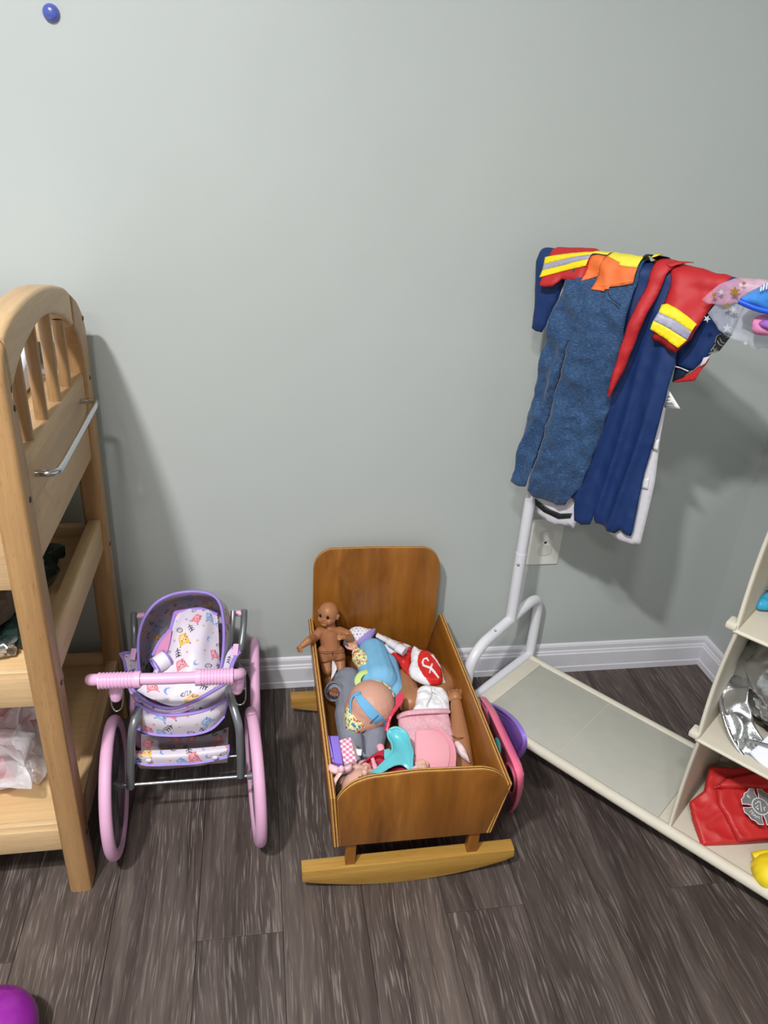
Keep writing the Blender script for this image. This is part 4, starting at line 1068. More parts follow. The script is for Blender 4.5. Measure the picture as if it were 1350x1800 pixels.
# ---------------------------------------------------------------- costumes hung over the rail
ZR = 1.038
def denim_mat():
    m, nt, p = base('denim_heather')
    v = coords(nt, (0.35, 0.35, 2.2))
    n1 = noise_n(nt, v, 480, 2, 0.6)
    n2 = noise_n(nt, coords(nt), 25, 3)
    c = ramp(nt, n1, [(0.3, lin('#19324f')), (0.55, lin('#294d78')), (0.75, lin('#4f76a6'))])
    c = mix(nt, 0.4, c, ramp(nt, n2, [(0.3, (0.8, 0.8, 0.82)), (0.7, (1, 1, 1))]), 'MULTIPLY')
    nt.links.new(c, p.inputs['Base Color']); p.inputs['Roughness'].default_value = 0.8
    p.inputs['Sheen Weight'].default_value = 0.15
    bump(nt, p, n1, 0.15, 0.0008)
    return m
M_DENIM = denim_mat()
M_NAVY = plain('navy_cloth', '#12326a', 0.55, var=0.06, scale=20, bmp=0.08)
M_NAVYD = plain('navy_dark', '#13263f', 0.6, var=0.05, bmp=0.08)
M_RED = plain('red_cloth', '#bf2329', 0.6, var=0.05, scale=20, bmp=0.08)
M_ORANGE = plain('orange_cloth', '#f27838', 0.6, var=0.04, bmp=0.06)
M_LIME = plain('lemon_cloth', '#f2e64a', 0.6, var=0.04, bmp=0.06)
M_STRY = plain('stripe_yellow', '#fbe21c', 0.5, var=0.02, bmp=0)
M_STRS = plain('stripe_silver', '#a7a6bc', 0.4, var=0.03, bmp=0)
M_COAT = plain('coat_white', '#dcdae2', 0.6, var=0.03, bmp=0.05)
M_BLACK = plain('band_black', '#1d2326', 0.5, bmp=0)
def over_rail(s, ze, t, d):
    """developed cloth length to rack space: hangs in front, goes over the rail, falls behind"""
    if callable(t): t = t(s)
    if ze <= ZR: return RK(s, t + d, ze)
    a = (ze - ZR) / t
    if a <= PI: return RK(s, (t + d) * math.cos(a), ZR + (t + d) * math.sin(a))
    return RK(s, -(t + d), ZR - (ze - ZR - PI * t))
class Folds:
    def __init__(self, seed, amp, fs=16, lean=0.0, fine=0.35, base_a=0.25, out=0.0):
        self.out = out
        self.seed, self.amp, self.fs, self.lean, self.fine, self.b = seed, amp, fs, lean, fine, base_a
    def __call__(self, s, z):
        k = max(0.0, min(1.0, (ZR + 0.02 - z) / 0.28)) * (1 - self.b) + self.b
        q = s + self.lean * (ZR - z)
        w = noise.noise(V((s * 9, z * 5, self.seed + 2))) * 0.35
        a = noise.noise(V((q * self.fs + w, z * 1.3, self.seed)))
        n = 0.75 * a + 0.55 * (0.5 - 2.2 * abs(noise.noise(V((q * self.fs * 1.7 + w, z * 2.2, self.seed + 5)))))
        r1 = 0.35 - 2.0 * abs(noise.noise(V((s * 17 + z * 13, z * 11 - s * 5, self.seed + 9))))
        r2 = 0.35 - 2.0 * abs(noise.noise(V((s * 34 - z * 20, z * 24 + s * 12, self.seed + 3))))
        o = max(0.0, min(1.0, (ZR - z) / 0.07))
        return self.out * o * o * (3 - 2 * o) + self.amp * (n * k + self.fine * (0.7 * r1 + 0.35 * r2))
def cloth(name, ol, t, m, parent, folds, lift=0.0, step=0.006, back=None, roll=0.006, rw=0.014, th=0.0012):
    """a garment panel from its outline (s, length); edges roll back a little; back adds cloth behind the rail"""
    ol = [tuple(p) for p in ol]
    if back is not None:
        top = ZR + PI * (t(ol[0][0]) if callable(t) else t) + back
        ol = [(ol[0][0], top)] + ol + [(ol[-1][0], top)]
    vs, fs = fill(ol, step)
    bm = bmesh.new(); vv = []
    for s, z in vs:
        d = folds(s, z) + lift
        if roll: d -= roll * (1 - min(1.0, poly_d(s, z, ol) / rw)) ** 2
        tt = t(s) if callable(t) else t
        if z > ZR: d = max(d, -0.3 * tt) * max(0.25, 1 - (z - ZR) / (PI * tt))
        vv.append(bm.verts.new(over_rail(s, z, t, d)))
    for f in fs:
        try: bm.faces.new([vv[i] for i in f])
        except ValueError: pass
    bmesh.ops.recalc_face_normals(bm, faces=bm.faces[:])
    o = obj(name, bm, m, parent, angle=0); thick(o, th, 0)
    return o
def stitch(name, pts, t, folds, m, parent, r=0.0007, lift=0.001):
    return tubeobj(name, [over_rail(s, z, t, folds(s, z) + lift) for s, z in [(p.x, p.y) for p in spline([(a, b, 0) for a, b in pts], 6)]], r, m, parent, 6)

# white coat, innermost
wc = thing('doctor_coat', 'long white play coat with a black hem band hanging behind the navy costume', 'costume', RK(0.10, 0.0, ZR))
F0 = Folds(1.3, 0.002, 10)
cloth('body', [(0.01, 1.051), (0.013, 0.851), (0.017, 0.687), (0.023, 0.561), (0.025, 0.532), (0.049, 0.521), (0.075, 0.521), (0.104, 0.531), (0.113, 0.525), (0.119, 0.549), (0.121, 0.591), (0.163, 0.598), (0.189, 0.55), (0.214, 0.541), (0.243, 0.544), (0.256, 0.55), (0.256, 0.618), (0.255, 0.682), (0.245, 0.769), (0.242, 0.83), (0.234, 0.902), (0.209, 1.032), (0.199, 1.072)], 0.014, M_COAT, wc, F0, 0, 0.009, 0.1)
cloth('hem_band', [(0.019, 0.565), (0.041, 0.558), (0.059, 0.554), (0.083, 0.554), (0.109, 0.565), (0.107, 0.553), (0.081, 0.541), (0.045, 0.543), (0.023, 0.551)], 0.014, M_BLACK, wc, F0, 0.0022, 0.006, None, 0)
cloth('closure_tab', [(0.238, 0.761), (0.247, 0.768), (0.249, 0.746), (0.239, 0.745)], 0.014, M_WHITE, wc, F0, 0.0025, 0.006, None, 0)
cloth('closure_tab', [(0.23, 0.683), (0.246, 0.691), (0.248, 0.668), (0.232, 0.665)], 0.014, M_WHITE, wc, F0, 0.0025, 0.006, None, 0)
lab = cloth('care_label', [(0.237, 0.853), (0.243, 0.855), (0.269, 0.83), (0.24, 0.825)], 0.010, M_WHITE, wc, Folds(2, 0.001), 0.0, 0.006, None, 0)
bm = bmesh.new()
for a, b in (((0.242, 0.846), (0.247, 0.847)), ((0.242, 0.839), (0.247, 0.841)), ((0.243, 0.835), (0.254, 0.837)), ((0.243, 0.832), (0.257, 0.835)), ((0.244, 0.829), (0.259, 0.832))):
    tube(bm, [RK(a[0], 0.0125, a[1]), RK(b[0], 0.0125, b[1])], 0.0006, 4)
obj('label_print', bm, plain('print_grey', '#8b8b8f', 0.6, bmp=0), lab)

# navy costume
nv = thing('police_costume', 'plain navy blue costume with dark belt hanging at centre of the rail', 'costume', RK(0.16, 0.0, ZR))
F1 = Folds(4.1, 0.019, 17, 0.12, 0.12, 0.1, 0.008)
cloth('body', [(0.035, 1.06), (0.034, 0.945), (0.026, 0.857), (0.016, 0.763), (0.007, 0.663), (0.011, 0.607), (0.037, 0.586), (0.088, 0.6), (0.116, 0.6), (0.121, 0.557), (0.133, 0.549), (0.153, 0.558), (0.158, 0.583), (0.164, 0.566), (0.207, 0.561), (0.218, 0.574), (0.232, 0.568), (0.241, 0.57), (0.243, 0.582), (0.238, 0.702), (0.244, 0.789), (0.246, 0.869), (0.248, 0.908), (0.239, 0.983), (0.216, 1.075)], 0.019, M_NAVY, nv, F1, 0.002, 0.005, 0.12)
cloth('belt', [(0.149, 1.065), (0.151, 1.074), (0.163, 1.081), (0.188, 1.077), (0.183, 1.063), (0.164, 1.064), (0.15, 1.055)], 0.019, M_NAVYD, nv, Folds(4.1, 0.004, 20, 0.12, 0.15, 0.25, 0.009), 0.030, 0.005, None, 0.001)
cloth('buckle', [(0.166, 1.065), (0.176, 1.065), (0.173, 1.057), (0.167, 1.054)], 0.019, M_STRY, nv, Folds(4.1, 0.002, out=0.009), 0.034, 0.005, None, 0)
sl = cloth('sleeve', [(-0.001, 1.052), (0.005, 1.011), (-0.005, 0.963), (-0.019, 0.921), (-0.027, 0.905), (-0.039, 0.905), (-0.05, 0.909), (-0.05, 0.95), (-0.057, 1.002), (-0.061, 1.032), (-0.058, 1.046)], 0.020, M_NAVY, nv, Folds(7.7, 0.006, 22), 0, 0.006, 0.05)
F2 = Folds(9.1, 0.006, 18)
cloth('sleeve', [(0.211, 1.078), (0.229, 0.98), (0.232, 0.932), (0.244, 0.9), (0.264, 0.898), (0.275, 0.901), (0.286, 0.918), (0.299, 0.937), (0.311, 0.957), (0.321, 0.97), (0.325, 0.998), (0.321, 1.033), (0.309, 1.057)], 0.018, M_NAVY, nv, F2, 0, 0.006, 0.05)
cloth('cuff', [(0.243, 0.902), (0.265, 0.899), (0.272, 0.9), (0.261, 0.885), (0.244, 0.872)], 0.018, M_NAVYD, nv, F2, -0.003, 0.006, None, 0.001)
stitch('cuff_piping', [(0.244, 0.901), (0.257, 0.901), (0.27, 0.899)], 0.018, F2, M_COAT, nv, 0.0010, 0.002)
bdg = cloth('shoulder_patch', [(0.303, 0.967), (0.309, 0.972), (0.323, 0.968), (0.318, 0.956), (0.312, 0.943), (0.297, 0.935), (0.301, 0.955)], 0.018, M_BLACK, nv, F2, 0.0025, 0.004, None, 0)
M_GREYP = plain('patch_grey', '#9a968c', 0.6, bmp=0)
for pts in ([(0.302, 0.955), (0.303, 0.966), (0.309, 0.971)], [(0.297, 0.936), (0.311, 0.944)], [(0.305, 0.959), (0.31, 0.954), (0.316, 0.953)], [(0.308, 0.964), (0.313, 0.958), (0.318, 0.958)], [(0.299, 0.943), (0.302, 0.946), (0.305, 0.942), (0.307, 0.947)], [(0.303, 0.953), (0.299, 0.94)]):
    stitch('patch_line', pts, 0.018, F2, M_GREYP, bdg, 0.0007, 0.0038)

# denim costume with orange and yellow yoke
dn = thing('builder_costume', 'blue denim look overalls with orange and yellow top, leftmost long costume on the rail', 'costume', RK(0.07, 0.0, ZR))
F3 = Folds(12.4, 0.022, 12, 0.25, 0.55, 0.10, 0.031)
OLD = [(0.015, 1.056), (0.017, 1.009), (0.01, 0.963), (0.003, 0.899), (-0.003, 0.843), (-0.008, 0.761), (-0.013, 0.702), (-0.017, 0.686), (-0.016, 0.63), (-0.024, 0.599), (-0.015, 0.594), (0.016, 0.604), (0.02, 0.62), (0.028, 0.688), (0.038, 0.774), (0.049, 0.844), (0.055, 0.91), (0.056, 0.91), (0.051, 0.844), (0.039, 0.774), (0.031, 0.689), (0.023, 0.62), (0.021, 0.598), (0.03, 0.584), (0.055, 0.582), (0.08, 0.581), (0.099, 0.586), (0.115, 0.617), (0.128, 0.639), (0.136, 0.693), (0.142, 0.741), (0.15, 0.788), (0.151, 0.826), (0.153, 0.879), (0.157, 0.941), (0.153, 0.998), (0.15, 1.044), (0.15, 1.075)]
cloth('overalls', OLD, 0.024, M_DENIM, dn, F3, 0.004, 0.0042, 0.12, 0.006, 0.014)
def yoke(name, pts, m, lift):
    return cloth(name, pts, 0.024, m, dn, F3, lift + 0.004, 0.005, None, 0.0)
yoke('orange_panel', [(0.052, 1.056), (0.052, 1.039), (0.052, 1.016), (0.066, 1.022), (0.077, 1.027), (0.078, 1.043), (0.08, 1.06)], M_ORANGE, 0.0025)
op = yoke('orange_panel', [(0.083, 1.062), (0.078, 1.043), (0.076, 1.006), (0.102, 1.006), (0.103, 1.01), (0.11, 1.011), (0.109, 1.015), (0.127, 1.019), (0.147, 1.026), (0.147, 1.049), (0.145, 1.07)], M_ORANGE, 0.004)
yoke('yellow_panel', [((0.051, 1.068)[0], ZR + 0.045), (0.054, 1.059), (0.081, 1.062), ((0.082, 1.071)[0], ZR + 0.045)], M_LIME, 0.0045)
yoke('yellow_panel', [((0.086, 1.072)[0], ZR + 0.075), (0.087, 1.067), (0.085, 1.058), (0.106, 1.052), (0.113, 1.051), (0.114, 1.047), (0.131, 1.047), (0.147, 1.048), (0.148, 1.066), ((0.146, 1.078)[0], ZR + 0.06)], M_LIME, 0.006)
yoke('orange_panel', [((0.086, 1.072)[0], ZR + 0.12), ((0.086, 1.072)[0], ZR + 0.07), ((0.144, 1.078)[0], ZR + 0.058), ((0.162, 1.078)[0], ZR + 0.045), ((0.162, 1.078)[0], ZR + 0.12)], M_ORANGE, 0.005)
M_STIT = plain('orange_thread', '#ff9a58', 0.6, bmp=0)
stitch('stitching', [(0.078, 1.014), (0.102, 1.016), (0.125, 1.024), (0.146, 1.03)], 0.024, F3, M_STIT, dn, 0.0006, 0.0095)
stitch('stitching', [(0.052, 1.021), (0.065, 1.027), (0.075, 1.033)], 0.024, F3, M_STIT, dn, 0.0006, 0.0078)
for pts in ([(0.109, 1.007), (0.12, 0.998), (0.142, 0.99)], [(0.116, 0.995), (0.129, 0.99), (0.142, 0.985)]):
    stitch('pocket_seam', pts, 0.024, F3, M_NAVYD, dn, 0.0008, 0.0052)

# red fire suit, outermost
fs_ = thing('firefighter_costume', 'red firefighter costume with yellow and silver sleeve bands draped over the rail', 'costume', RK(0.18, 0.0, ZR))
F4 = Folds(21.0, 0.012, 14, 0.1, 0.45, 0.3, 0.030)
cloth('front', [(0.17, 1.072), (0.17, 1.042), (0.169, 1.001), (0.164, 0.962), (0.16, 0.921), (0.155, 0.874), (0.154, 0.828), (0.161, 0.838), (0.172, 0.88), (0.182, 0.929), (0.19, 0.975), (0.194, 1.014), (0.198, 1.049), (0.209, 1.077)], 0.028, M_RED, fs_, F4, 0.004, 0.005, 0.10)
F5 = Folds(23.5, 0.015, 13, 0.2, 0.5, 0.45, 0.034)
TS = lambda s: 0.030 - 0.013 * max(0.0, min(1.0, (s - 0.17) / 0.12))
cloth('right_sleeve', [(0.192, 1.072), (0.202, 1.05), (0.206, 1.025), (0.207, 1), (0.207, 0.965), (0.207, 0.945), (0.223, 0.94), (0.235, 0.934), (0.252, 0.931), (0.259, 0.943), (0.27, 0.958), (0.278, 0.983), (0.282, 1.005), (0.286, 1.023), (0.296, 1.044), (0.306, 1.059)], TS, M_RED, fs_, F5, 0.003, 0.005, 0.04, 0.012, 0.02)
def band(name, pts, m, lift, t=TS, f=F5): return cloth(name, pts, t, m, fs_, f, lift + 0.003, 0.004, None, 0.0, 0.006, 0.0008)
band('sleeve_stripe', [(0.217, 1.005), (0.231, 1.002), (0.278, 0.985), (0.274, 0.972), (0.234, 0.985), (0.21, 0.991), (0.209, 1.002)], M_STRY, 0.0022)
band('sleeve_stripe', [(0.21, 0.991), (0.234, 0.985), (0.274, 0.972), (0.269, 0.957), (0.231, 0.97), (0.207, 0.977)], M_STRS, 0.0022)
band('sleeve_stripe', [(0.207, 0.977), (0.231, 0.97), (0.269, 0.957), (0.258, 0.942), (0.23, 0.953), (0.206, 0.963)], M_STRY, 0.0022)
F6 = Folds(31.0, 0.006, 16, 0.0, 0.4, 0.5, 0.034)
TL = lambda s: 0.020 + 0.008 * max(0.0, min(1.0, (s + 0.05) / 0.09))
cloth('left_sleeve', [(-0.034, 1.053), (-0.035, 1.042), (-0.034, 1.019), (-0.032, 0.995), (-0.016, 0.995), (-0.001, 0.999), (0.01, 1.012), (0.033, 1.013), (0.053, 1.015), (0.053, 1.044), (0.056, 1.065)], TL, M_RED, fs_, F6, 0.003, 0.004, 0.03, 0.006, 0.01)
for q, (a, b, c, d, e, f) in enumerate((((-0.038, 1.043), (0.008, 1.055), (0.056, 1.067), (0.054, 1.06), (0.01, 1.047), (-0.038, 1.031)), ((-0.038, 1.031), (0.01, 1.047), (0.054, 1.06), (0.053, 1.052), (0.012, 1.038), (-0.036, 1.021)), ((-0.036, 1.021), (0.012, 1.038), (0.053, 1.052), (0.052, 1.041), (0.014, 1.028), (-0.035, 1.009)))):
    band('sleeve_stripe', [a, b, c, d, e, f], (M_STRY, M_STRS, M_STRY)[q], 0.0022, TL, F6)
cloth('collar', [((0.175, 1.073)[0], ZR + 0.02), (0.187, 1.066), (0.201, 1.06), (0.212, 1.069), (0.219, 1.076), ((0.227, 1.08)[0], ZR + 0.05)], 0.030, M_RED, fs_, Folds(5, 0.006, 25, out=0.034), 0.006, 0.005, None, 0.004)
cloth('lower_flap', [(0.244, 0.871), (0.259, 0.884), (0.272, 0.895), (0.284, 0.91), (0.297, 0.928), (0.294, 0.916), (0.288, 0.905), (0.282, 0.884), (0.268, 0.879)], 0.012, M_RED, fs_, Folds(40, 0.002), 0.0, 0.005, None, 0.001)
cloth('lower_patch', [(0.288, 0.926), (0.297, 0.93), (0.293, 0.917), (0.285, 0.909)], 0.013, M_COAT, fs_, Folds(40, 0.001), 0.002, 0.005, None, 0)

# tulle fairy skirt with stars, and the satin hat beside it
M_TULLE = film('tulle', '#dfe4f2', 0.30, 0.5); M_TULP = film('tulle_pink', '#f0b8d4', 0.38, 0.5)
tu = thing('tulle_skirt', 'sheer pale tulle skirt with gold and silver stars at the right end of rail', 'costume', RK(0.36, 0.02, ZR))
F7 = Folds(50, 0.010, 22, 0.3, 0.5, 0.8)
def tul(name, pts, t, m, f=F7): return cloth(name, pts, t, m, tu, f, 0, 0.006, None, 0.0, 0.01, 0.0003)
tul('tulle_layer', [(0.295, 1.049), (0.284, 1.035), (0.276, 1.023), (0.285, 1.018), (0.308, 1.02), (0.342, 1.031), (0.405, 1.042), (0.404, 1.07), (0.357, 1.067), (0.316, 1.062)], 0.052, M_TULP)
tul('tulle_layer', [(0.302, 1.04), (0.295, 1.017), (0.288, 1.003), (0.299, 0.991), (0.311, 0.981), (0.329, 0.972), (0.334, 0.996), (0.338, 1.021), (0.352, 1.049)], 0.046, M_TULLE, Folds(52, 0.008, 25, 0.3, 0.5, 0.8))
tul('tulle_layer', [(0.316, 1.048), (0.337, 1.016), (0.331, 0.992), (0.329, 0.971), (0.343, 0.969), (0.355, 0.969), (0.37, 0.96), (0.38, 0.966), (0.399, 0.966), (0.426, 0.986), (0.403, 1.065)], 0.042, M_TULLE, Folds(54, 0.008, 25, 0.3, 0.5, 0.8))
tul('tulle_layer', [(0.32, 1.052), (0.319, 1.017), (0.321, 0.977), (0.343, 0.969), (0.378, 0.969), (0.424, 0.984), (0.4, 1.064)], 0.032, M_TULLE, Folds(56, 0.008, 25, 0.3, 0.5, 0.8))
M_GOLD = plain('star_gold', '#c79a3c', 0.3, metal=0.7, bmp=0); M_SILS = plain('star_silver', '#e4e8ee', 0.25, metal=0.5, bmp=0)
for (s, z), r, m, rot in (((0.325, 1.044), 0.0085, M_GOLD, 0.2), ((0.335, 1.058), 0.004, M_GOLD, 0.5), ((0.296, 1.034), 0.005, M_GOLD, 0.9), ((0.319, 1.021), 0.0055, M_GOLD, 0.1), ((0.33, 1.018), 0.006, M_SILS, 0.6), ((0.328, 0.989), 0.0072, M_SILS, 0.15), ((0.294, 0.997), 0.006, M_SILS, 1.0), ((0.305, 1.04), 0.005, M_SILS, 0.4), ((0.361, 0.972), 0.004, M_SILS, 0.9)):
    bm = bmesh.new()
    prism(bm, [((r if k % 2 == 0 else r * 0.42) * math.cos(rot + PI / 2 + PI * k / 5) + s, (r if k % 2 == 0 else r * 0.42) * math.sin(rot + PI / 2 + PI * k / 5) + z) for k in range(10)], lambda a, b, d: RK(a, d, b), 0.0625, 0.0632)
    obj('star', bm, m, tu)
M_SATIN = plain('satin_blue', '#3f8fe8', 0.25, var=0.1, scale=25, bmp=0.1, coat=0.3); M_SATD = plain('satin_deep', '#1457d6', 0.4, bmp=0.05)
def R3(n, *pts): return [RK(s, n, z) for s, z in pts]
sh = thing('satin_hat', 'shiny blue satin costume hat at the right edge above the cubbies', 'hat', RK(0.40, 0.08, 0.98))
pillow('crown', R3(0.085, (0.342, 1.035), (0.35, 1.048), (0.366, 1.06), (0.38, 1.073), (0.408, 1.087), (0.442, 1.075), (0.451, 1.045), (0.401, 1.03), (0.365, 1.03)), 0.022, M_SATIN, sh, 0.004, 0.022, 0.5, None, 0.005, 60, 3)
tubeobj('brim', R3(0.100, (0.347, 1.037), (0.369, 1.032), (0.392, 1.03), (0.428, 1.032)), 0.0045, M_SATD, sh, 10, smooth_n=5)
for a, b in (((0.375, 1.063), (0.376, 1.057)), ((0.378, 1.067), (0.379, 1.059)), ((0.381, 1.07), (0.383, 1.061))):
    tubeobj('ribbon', [RK(a[0], 0.110, a[1]), RK(b[0], 0.112, b[1])], 0.0012, M_WHITE, sh, 6)
sc_ = thing('hair_scrunchie', 'soft pink and purple padded ring hanging below the blue satin hat', 'scrunchie', RK(0.41, 0.08, 0.93))
pillow('outer_fold', R3(0.075, (0.365, 1.007), (0.369, 1.016), (0.384, 1.022), (0.423, 1.026), (0.43, 1.001), (0.393, 0.992), (0.377, 0.99), (0.368, 0.995)), 0.012, plain('fleece_pink', '#e58fbd', 0.8), sc_, 0.004, 0.01, 0.8, None, 0.003, 70, 3)
pillow('inner_fold', R3(0.088, (0.379, 1.008), (0.385, 1.016), (0.401, 1.019), (0.428, 1.02), (0.431, 1.011), (0.394, 1.002)), 0.007, plain('fleece_purple', '#a566c4', 0.7), sc_, 0.004, 0.006, 0.5, None, 0.002, 70, 3)
# ---------------------------------------------------------------- dolls and toys heaped in the cradle
def skin(name, h): return plain(name, h, 0.42, spec=0.4, var=0.03, bmp=0.0, sss=0.08)
S_DARK = skin('vinyl_brown', '#a8714a'); S_BODY = plain('cloth_brown', '#9c6541', 0.75, var=0.04, bmp=0.1)
S_DEEP = skin('vinyl_deep_brown', '#7c4d38'); S_TAN = skin('vinyl_tan', '#a9744f'); S_PINK = skin('vinyl_peach', '#d4a18d'); S_FAIR = skin('vinyl_fair', '#dcae9d')
M_EYE = plain('eye_dark', '#17110f', 0.08, coat=0.5, bmp=0); M_LIP = plain('lip_rose', '#9c4a3f', 0.4, bmp=0)
M_SEAM = plain('seam_brown', '#5f3820', 0.8, bmp=0)
GRP = 'dolls in the cradle'
def mid(a, b, t=0.5): return V(a).lerp(V(b), t)
def doll(name, label, at): return thing(name, label, 'doll', at, GRP)
# --- brown bare doll standing against the headboard
d1 = doll('doll', 'bare brown baby doll standing upright against the headboard, arm over the cradle side', (0.157, -0.12, 0.13))
hC = V((0.1502, -0.088, 0.2755))
fw = V((-0.52, -0.83, 0.16))
doll_head(d1, hC, 0.0245, fw, (0.10, 0.2, 1), S_DARK, M_EYE, M_LIP, extra=[('c', hC + V((0.002, 0.006, -0.018)), V((0.1547, -0.092, 0.2368)), 0.0125, 0.0135)])
sh_l, sh_r = V((0.1326, -0.098, 0.2346)), V((0.1759, -0.098, 0.2337))
nk, hp_ = V((0.1544, -0.097, 0.2311)), V((0.156, -0.118, 0.1936))
blob('torso', [('e', mid(nk, hp_, 0.4), (0.0235, 0.017, 0.027)), ('c', sh_l, sh_r, 0.0105, 0.0105), ('c', mid(nk, hp_, .3), hp_, 0.021, 0.0225), ('c', V((0.1407, -0.118, 0.1945)), V((0.1713, -0.118, 0.1927)), 0.0145, 0.0145),
               ('c', V((0.1392, -0.12, 0.1962)), V((0.1414, -0.128, 0.1802)), 0.0155, 0.0145), ('c', V((0.171, -0.12, 0.1942)), V((0.1744, -0.128, 0.1812)), 0.0155, 0.0145),
               ('c', sh_l, V((0.1183, -0.106, 0.2258)), 0.0115, 0.0105), ('c', sh_r, V((0.1906, -0.104, 0.2311)), 0.0115, 0.0105)], S_BODY, d1, 0.0015, 4)
def seam(pts, par=d1, r=0.0008): return tubeobj('seam', pts, r, M_SEAM, par, 6, smooth_n=4)
seam([(0.1224, -0.137, 0.2132), (0.1381, -0.143, 0.2137), (0.1542, -0.144, 0.2143), (0.1719, -0.142, 0.214), (0.1841, -0.135, 0.211)])
seam([(0.1289, -0.141, 0.1864), (0.1385, -0.145, 0.1874), (0.1514, -0.141, 0.1881)]); seam([(0.1628, -0.141, 0.1874), (0.1723, -0.145, 0.1914), (0.1841, -0.14, 0.193)]); seam([(0.1557, -0.142, 0.2119), (0.1576, -0.139, 0.1971), (0.1559, -0.134, 0.1855)])
for s, el, wr, dr, nn in ((-1, (0.1015, -0.146, 0.247), (0.089, -0.152, 0.2402), (-0.75, -0.25, -0.62), (-0.5, -0.5, 0.6)), (1, (0.1989, -0.112, 0.224), (0.181, -0.13, 0.2413), (-0.85, -0.30, 0.22), (-0.2, -0.6, 0.75))):
    st_ = V((0.1183, -0.106, 0.2258)) if s < 0 else V((0.1906, -0.104, 0.2311))
    blob('arm', [('c', st_, V(el), 0.0105, 0.0088), ('c', V(el), V(wr), 0.0088, 0.0062)] + hand(wr, dr, nn, 0.019, 0.5, s), S_DARK, d1, 0.0011, 2)
for top, kn, ft in (((0.1416, -0.126, 0.1818), (0.1457, -0.142, 0.1626), (0.1495, -0.135, 0.1375)), ((0.1746, -0.126, 0.1813), (0.1756, -0.146, 0.1637), (0.1709, -0.138, 0.1385))):
    blob('leg', [('c', top, kn, 0.0135, 0.0115), ('c', kn, ft, 0.0115, 0.0095), ('e', V(ft) + V((0, -0.012, 0.0)), (0.010, 0.018, 0.008))], S_DARK, d1, 0.0013, 3)
# --- doll in grey sleepsuit, lying feet forwards
d2 = doll('doll', 'dark brown doll in a plain grey sleepsuit lying along the left side of the cradle', (0.165, -0.3, 0.125))
M_SUIT = plain('suit_grey', '#858a98', 0.85, var=0.05, scale=60, bmp=0.15)
suit = blob('sleepsuit', [('c', (0.1886, -0.1792, 0.155), (0.188, -0.2842, 0.16), 0.034, 0.036), ('c', (0.233, -0.2054, 0.15), (0.2267, -0.2907, 0.152), 0.03, 0.032),
     ('c', (0.1873, -0.1874, 0.165), (0.1588, -0.2213, 0.172), 0.021, 0.0190), ('c', (0.1779, -0.281, 0.158), (0.1758, -0.3385, 0.155), 0.030, 0.027), ('c', (0.1758, -0.3385, 0.155), (0.1765, -0.3838, 0.142), 0.027, 0.021),
     ('c', (0.2283, -0.2875, 0.152), (0.2222, -0.3445, 0.152), 0.028, 0.025), ('c', (0.2222, -0.3445, 0.152), (0.209, -0.3925, 0.14), 0.025, 0.020)], M_SUIT, d2, 0.0022, 5)
cuf = V((0.1545, -0.2269, 0.174)); cax = (V((0.1406, -0.2454, 0.18)) - V((0.1873, -0.1874, 0.165))).normalized() * 0.6 + V((-0.1, -0.5, 0.55))
bm = bmesh.new(); lathe(bm, [(0.0165, 0.001), (0.0195, -0.004), (0.0215, 0.002), (0.0212, 0.009), (0.0195, 0.0125), (0.0178, 0.011), (0.0165, 0.001)], cuf, cax, 32)
obj('cuff', bm, M_SUIT, d2)
blob('hand', [('c', cuf - cax.normalized() * 0.02, cuf + cax.normalized() * 0.002, 0.011, 0.011)] + hand(cuf + cax.normalized() * 0.001, cax.normalized() + V((0.25, 0.1, 0)), (0.2, 0.5, 0.8), 0.030, 0.55, 1), S_DEEP, d2, 0.0011, 2)
tubeobj('trouser_seam', [(0.1922, -0.3614, 0.181), (0.1925, -0.3769, 0.178), (0.1921, -0.3998, 0.168)], 0.0016, plain('suit_dark_grey', '#4d515c', 0.9), suit, 6, smooth_n=4)  # darker grey line along the trouser leg
blob('foot', [('c', (0.1765, -0.3838, 0.142), (0.176, -0.4045, 0.145), 0.017, 0.014)], M_SUIT, d2, 0.002, 4)
blob('head', [('e', (0.2341, -0.1089, 0.14), (0.034, 0.036, 0.032))], S_DEEP, d2, 0.0025, 4)
# --- bald doll in blue romper, lying face down, crown towards the viewer
d3 = doll('doll', 'bald peach doll in a blue romper with colourful print sleeves and blue headband, face down', (0.235, -0.27, 0.16))
M_BLUE = plain('romper_blue', '#7dbbe2', 0.8, var=0.05, scale=50, bmp=0.12); M_DINO = painted('dino_print', 0.8, 0.1)
romper = blob('romper', [('c', (0.2501, -0.1185, 0.185), (0.2508, -0.2202, 0.192), 0.034, 0.037), ('c', (0.2444, -0.0794, 0.175), (0.2319, -0.112, 0.178), 0.022, 0.022), ('c', (0.2738, -0.1589, 0.18), (0.2767, -0.2354, 0.172), 0.028, 0.026),
     ('c', (0.2314, -0.1581, 0.19), (0.2285, -0.2207, 0.194), 0.022, 0.022), ('c', (0.2319, -0.112, 0.178), (0.2311, -0.1616, 0.185), 0.02, 0.022)], M_BLUE, d3, 0.002, 5)
DCOL = [lin(c) for c in ('#e9e39a', '#d8577a', '#5b7bb0', '#e07a3c', '#5fa06a', '#e9e39a', '#f0ecc0')]
def dino(co):
    p = V(co) * 1.0
    a = noise.noise(p * 150 + V((3, 1, 7))); b = noise.noise(p * 150 + V((31, 17, 5))); c = noise.noise(p * 420)
    col = lin('#e8e6a6')
    if a > 0.22: col = DCOL[1] if b > 0.1 else (DCOL[3] if b > -0.15 else DCOL[4])
    elif a < -0.28: col = DCOL[2] if b > -0.1 else DCOL[3]
    if c > 0.42: col = lin('#33303a')
    return col
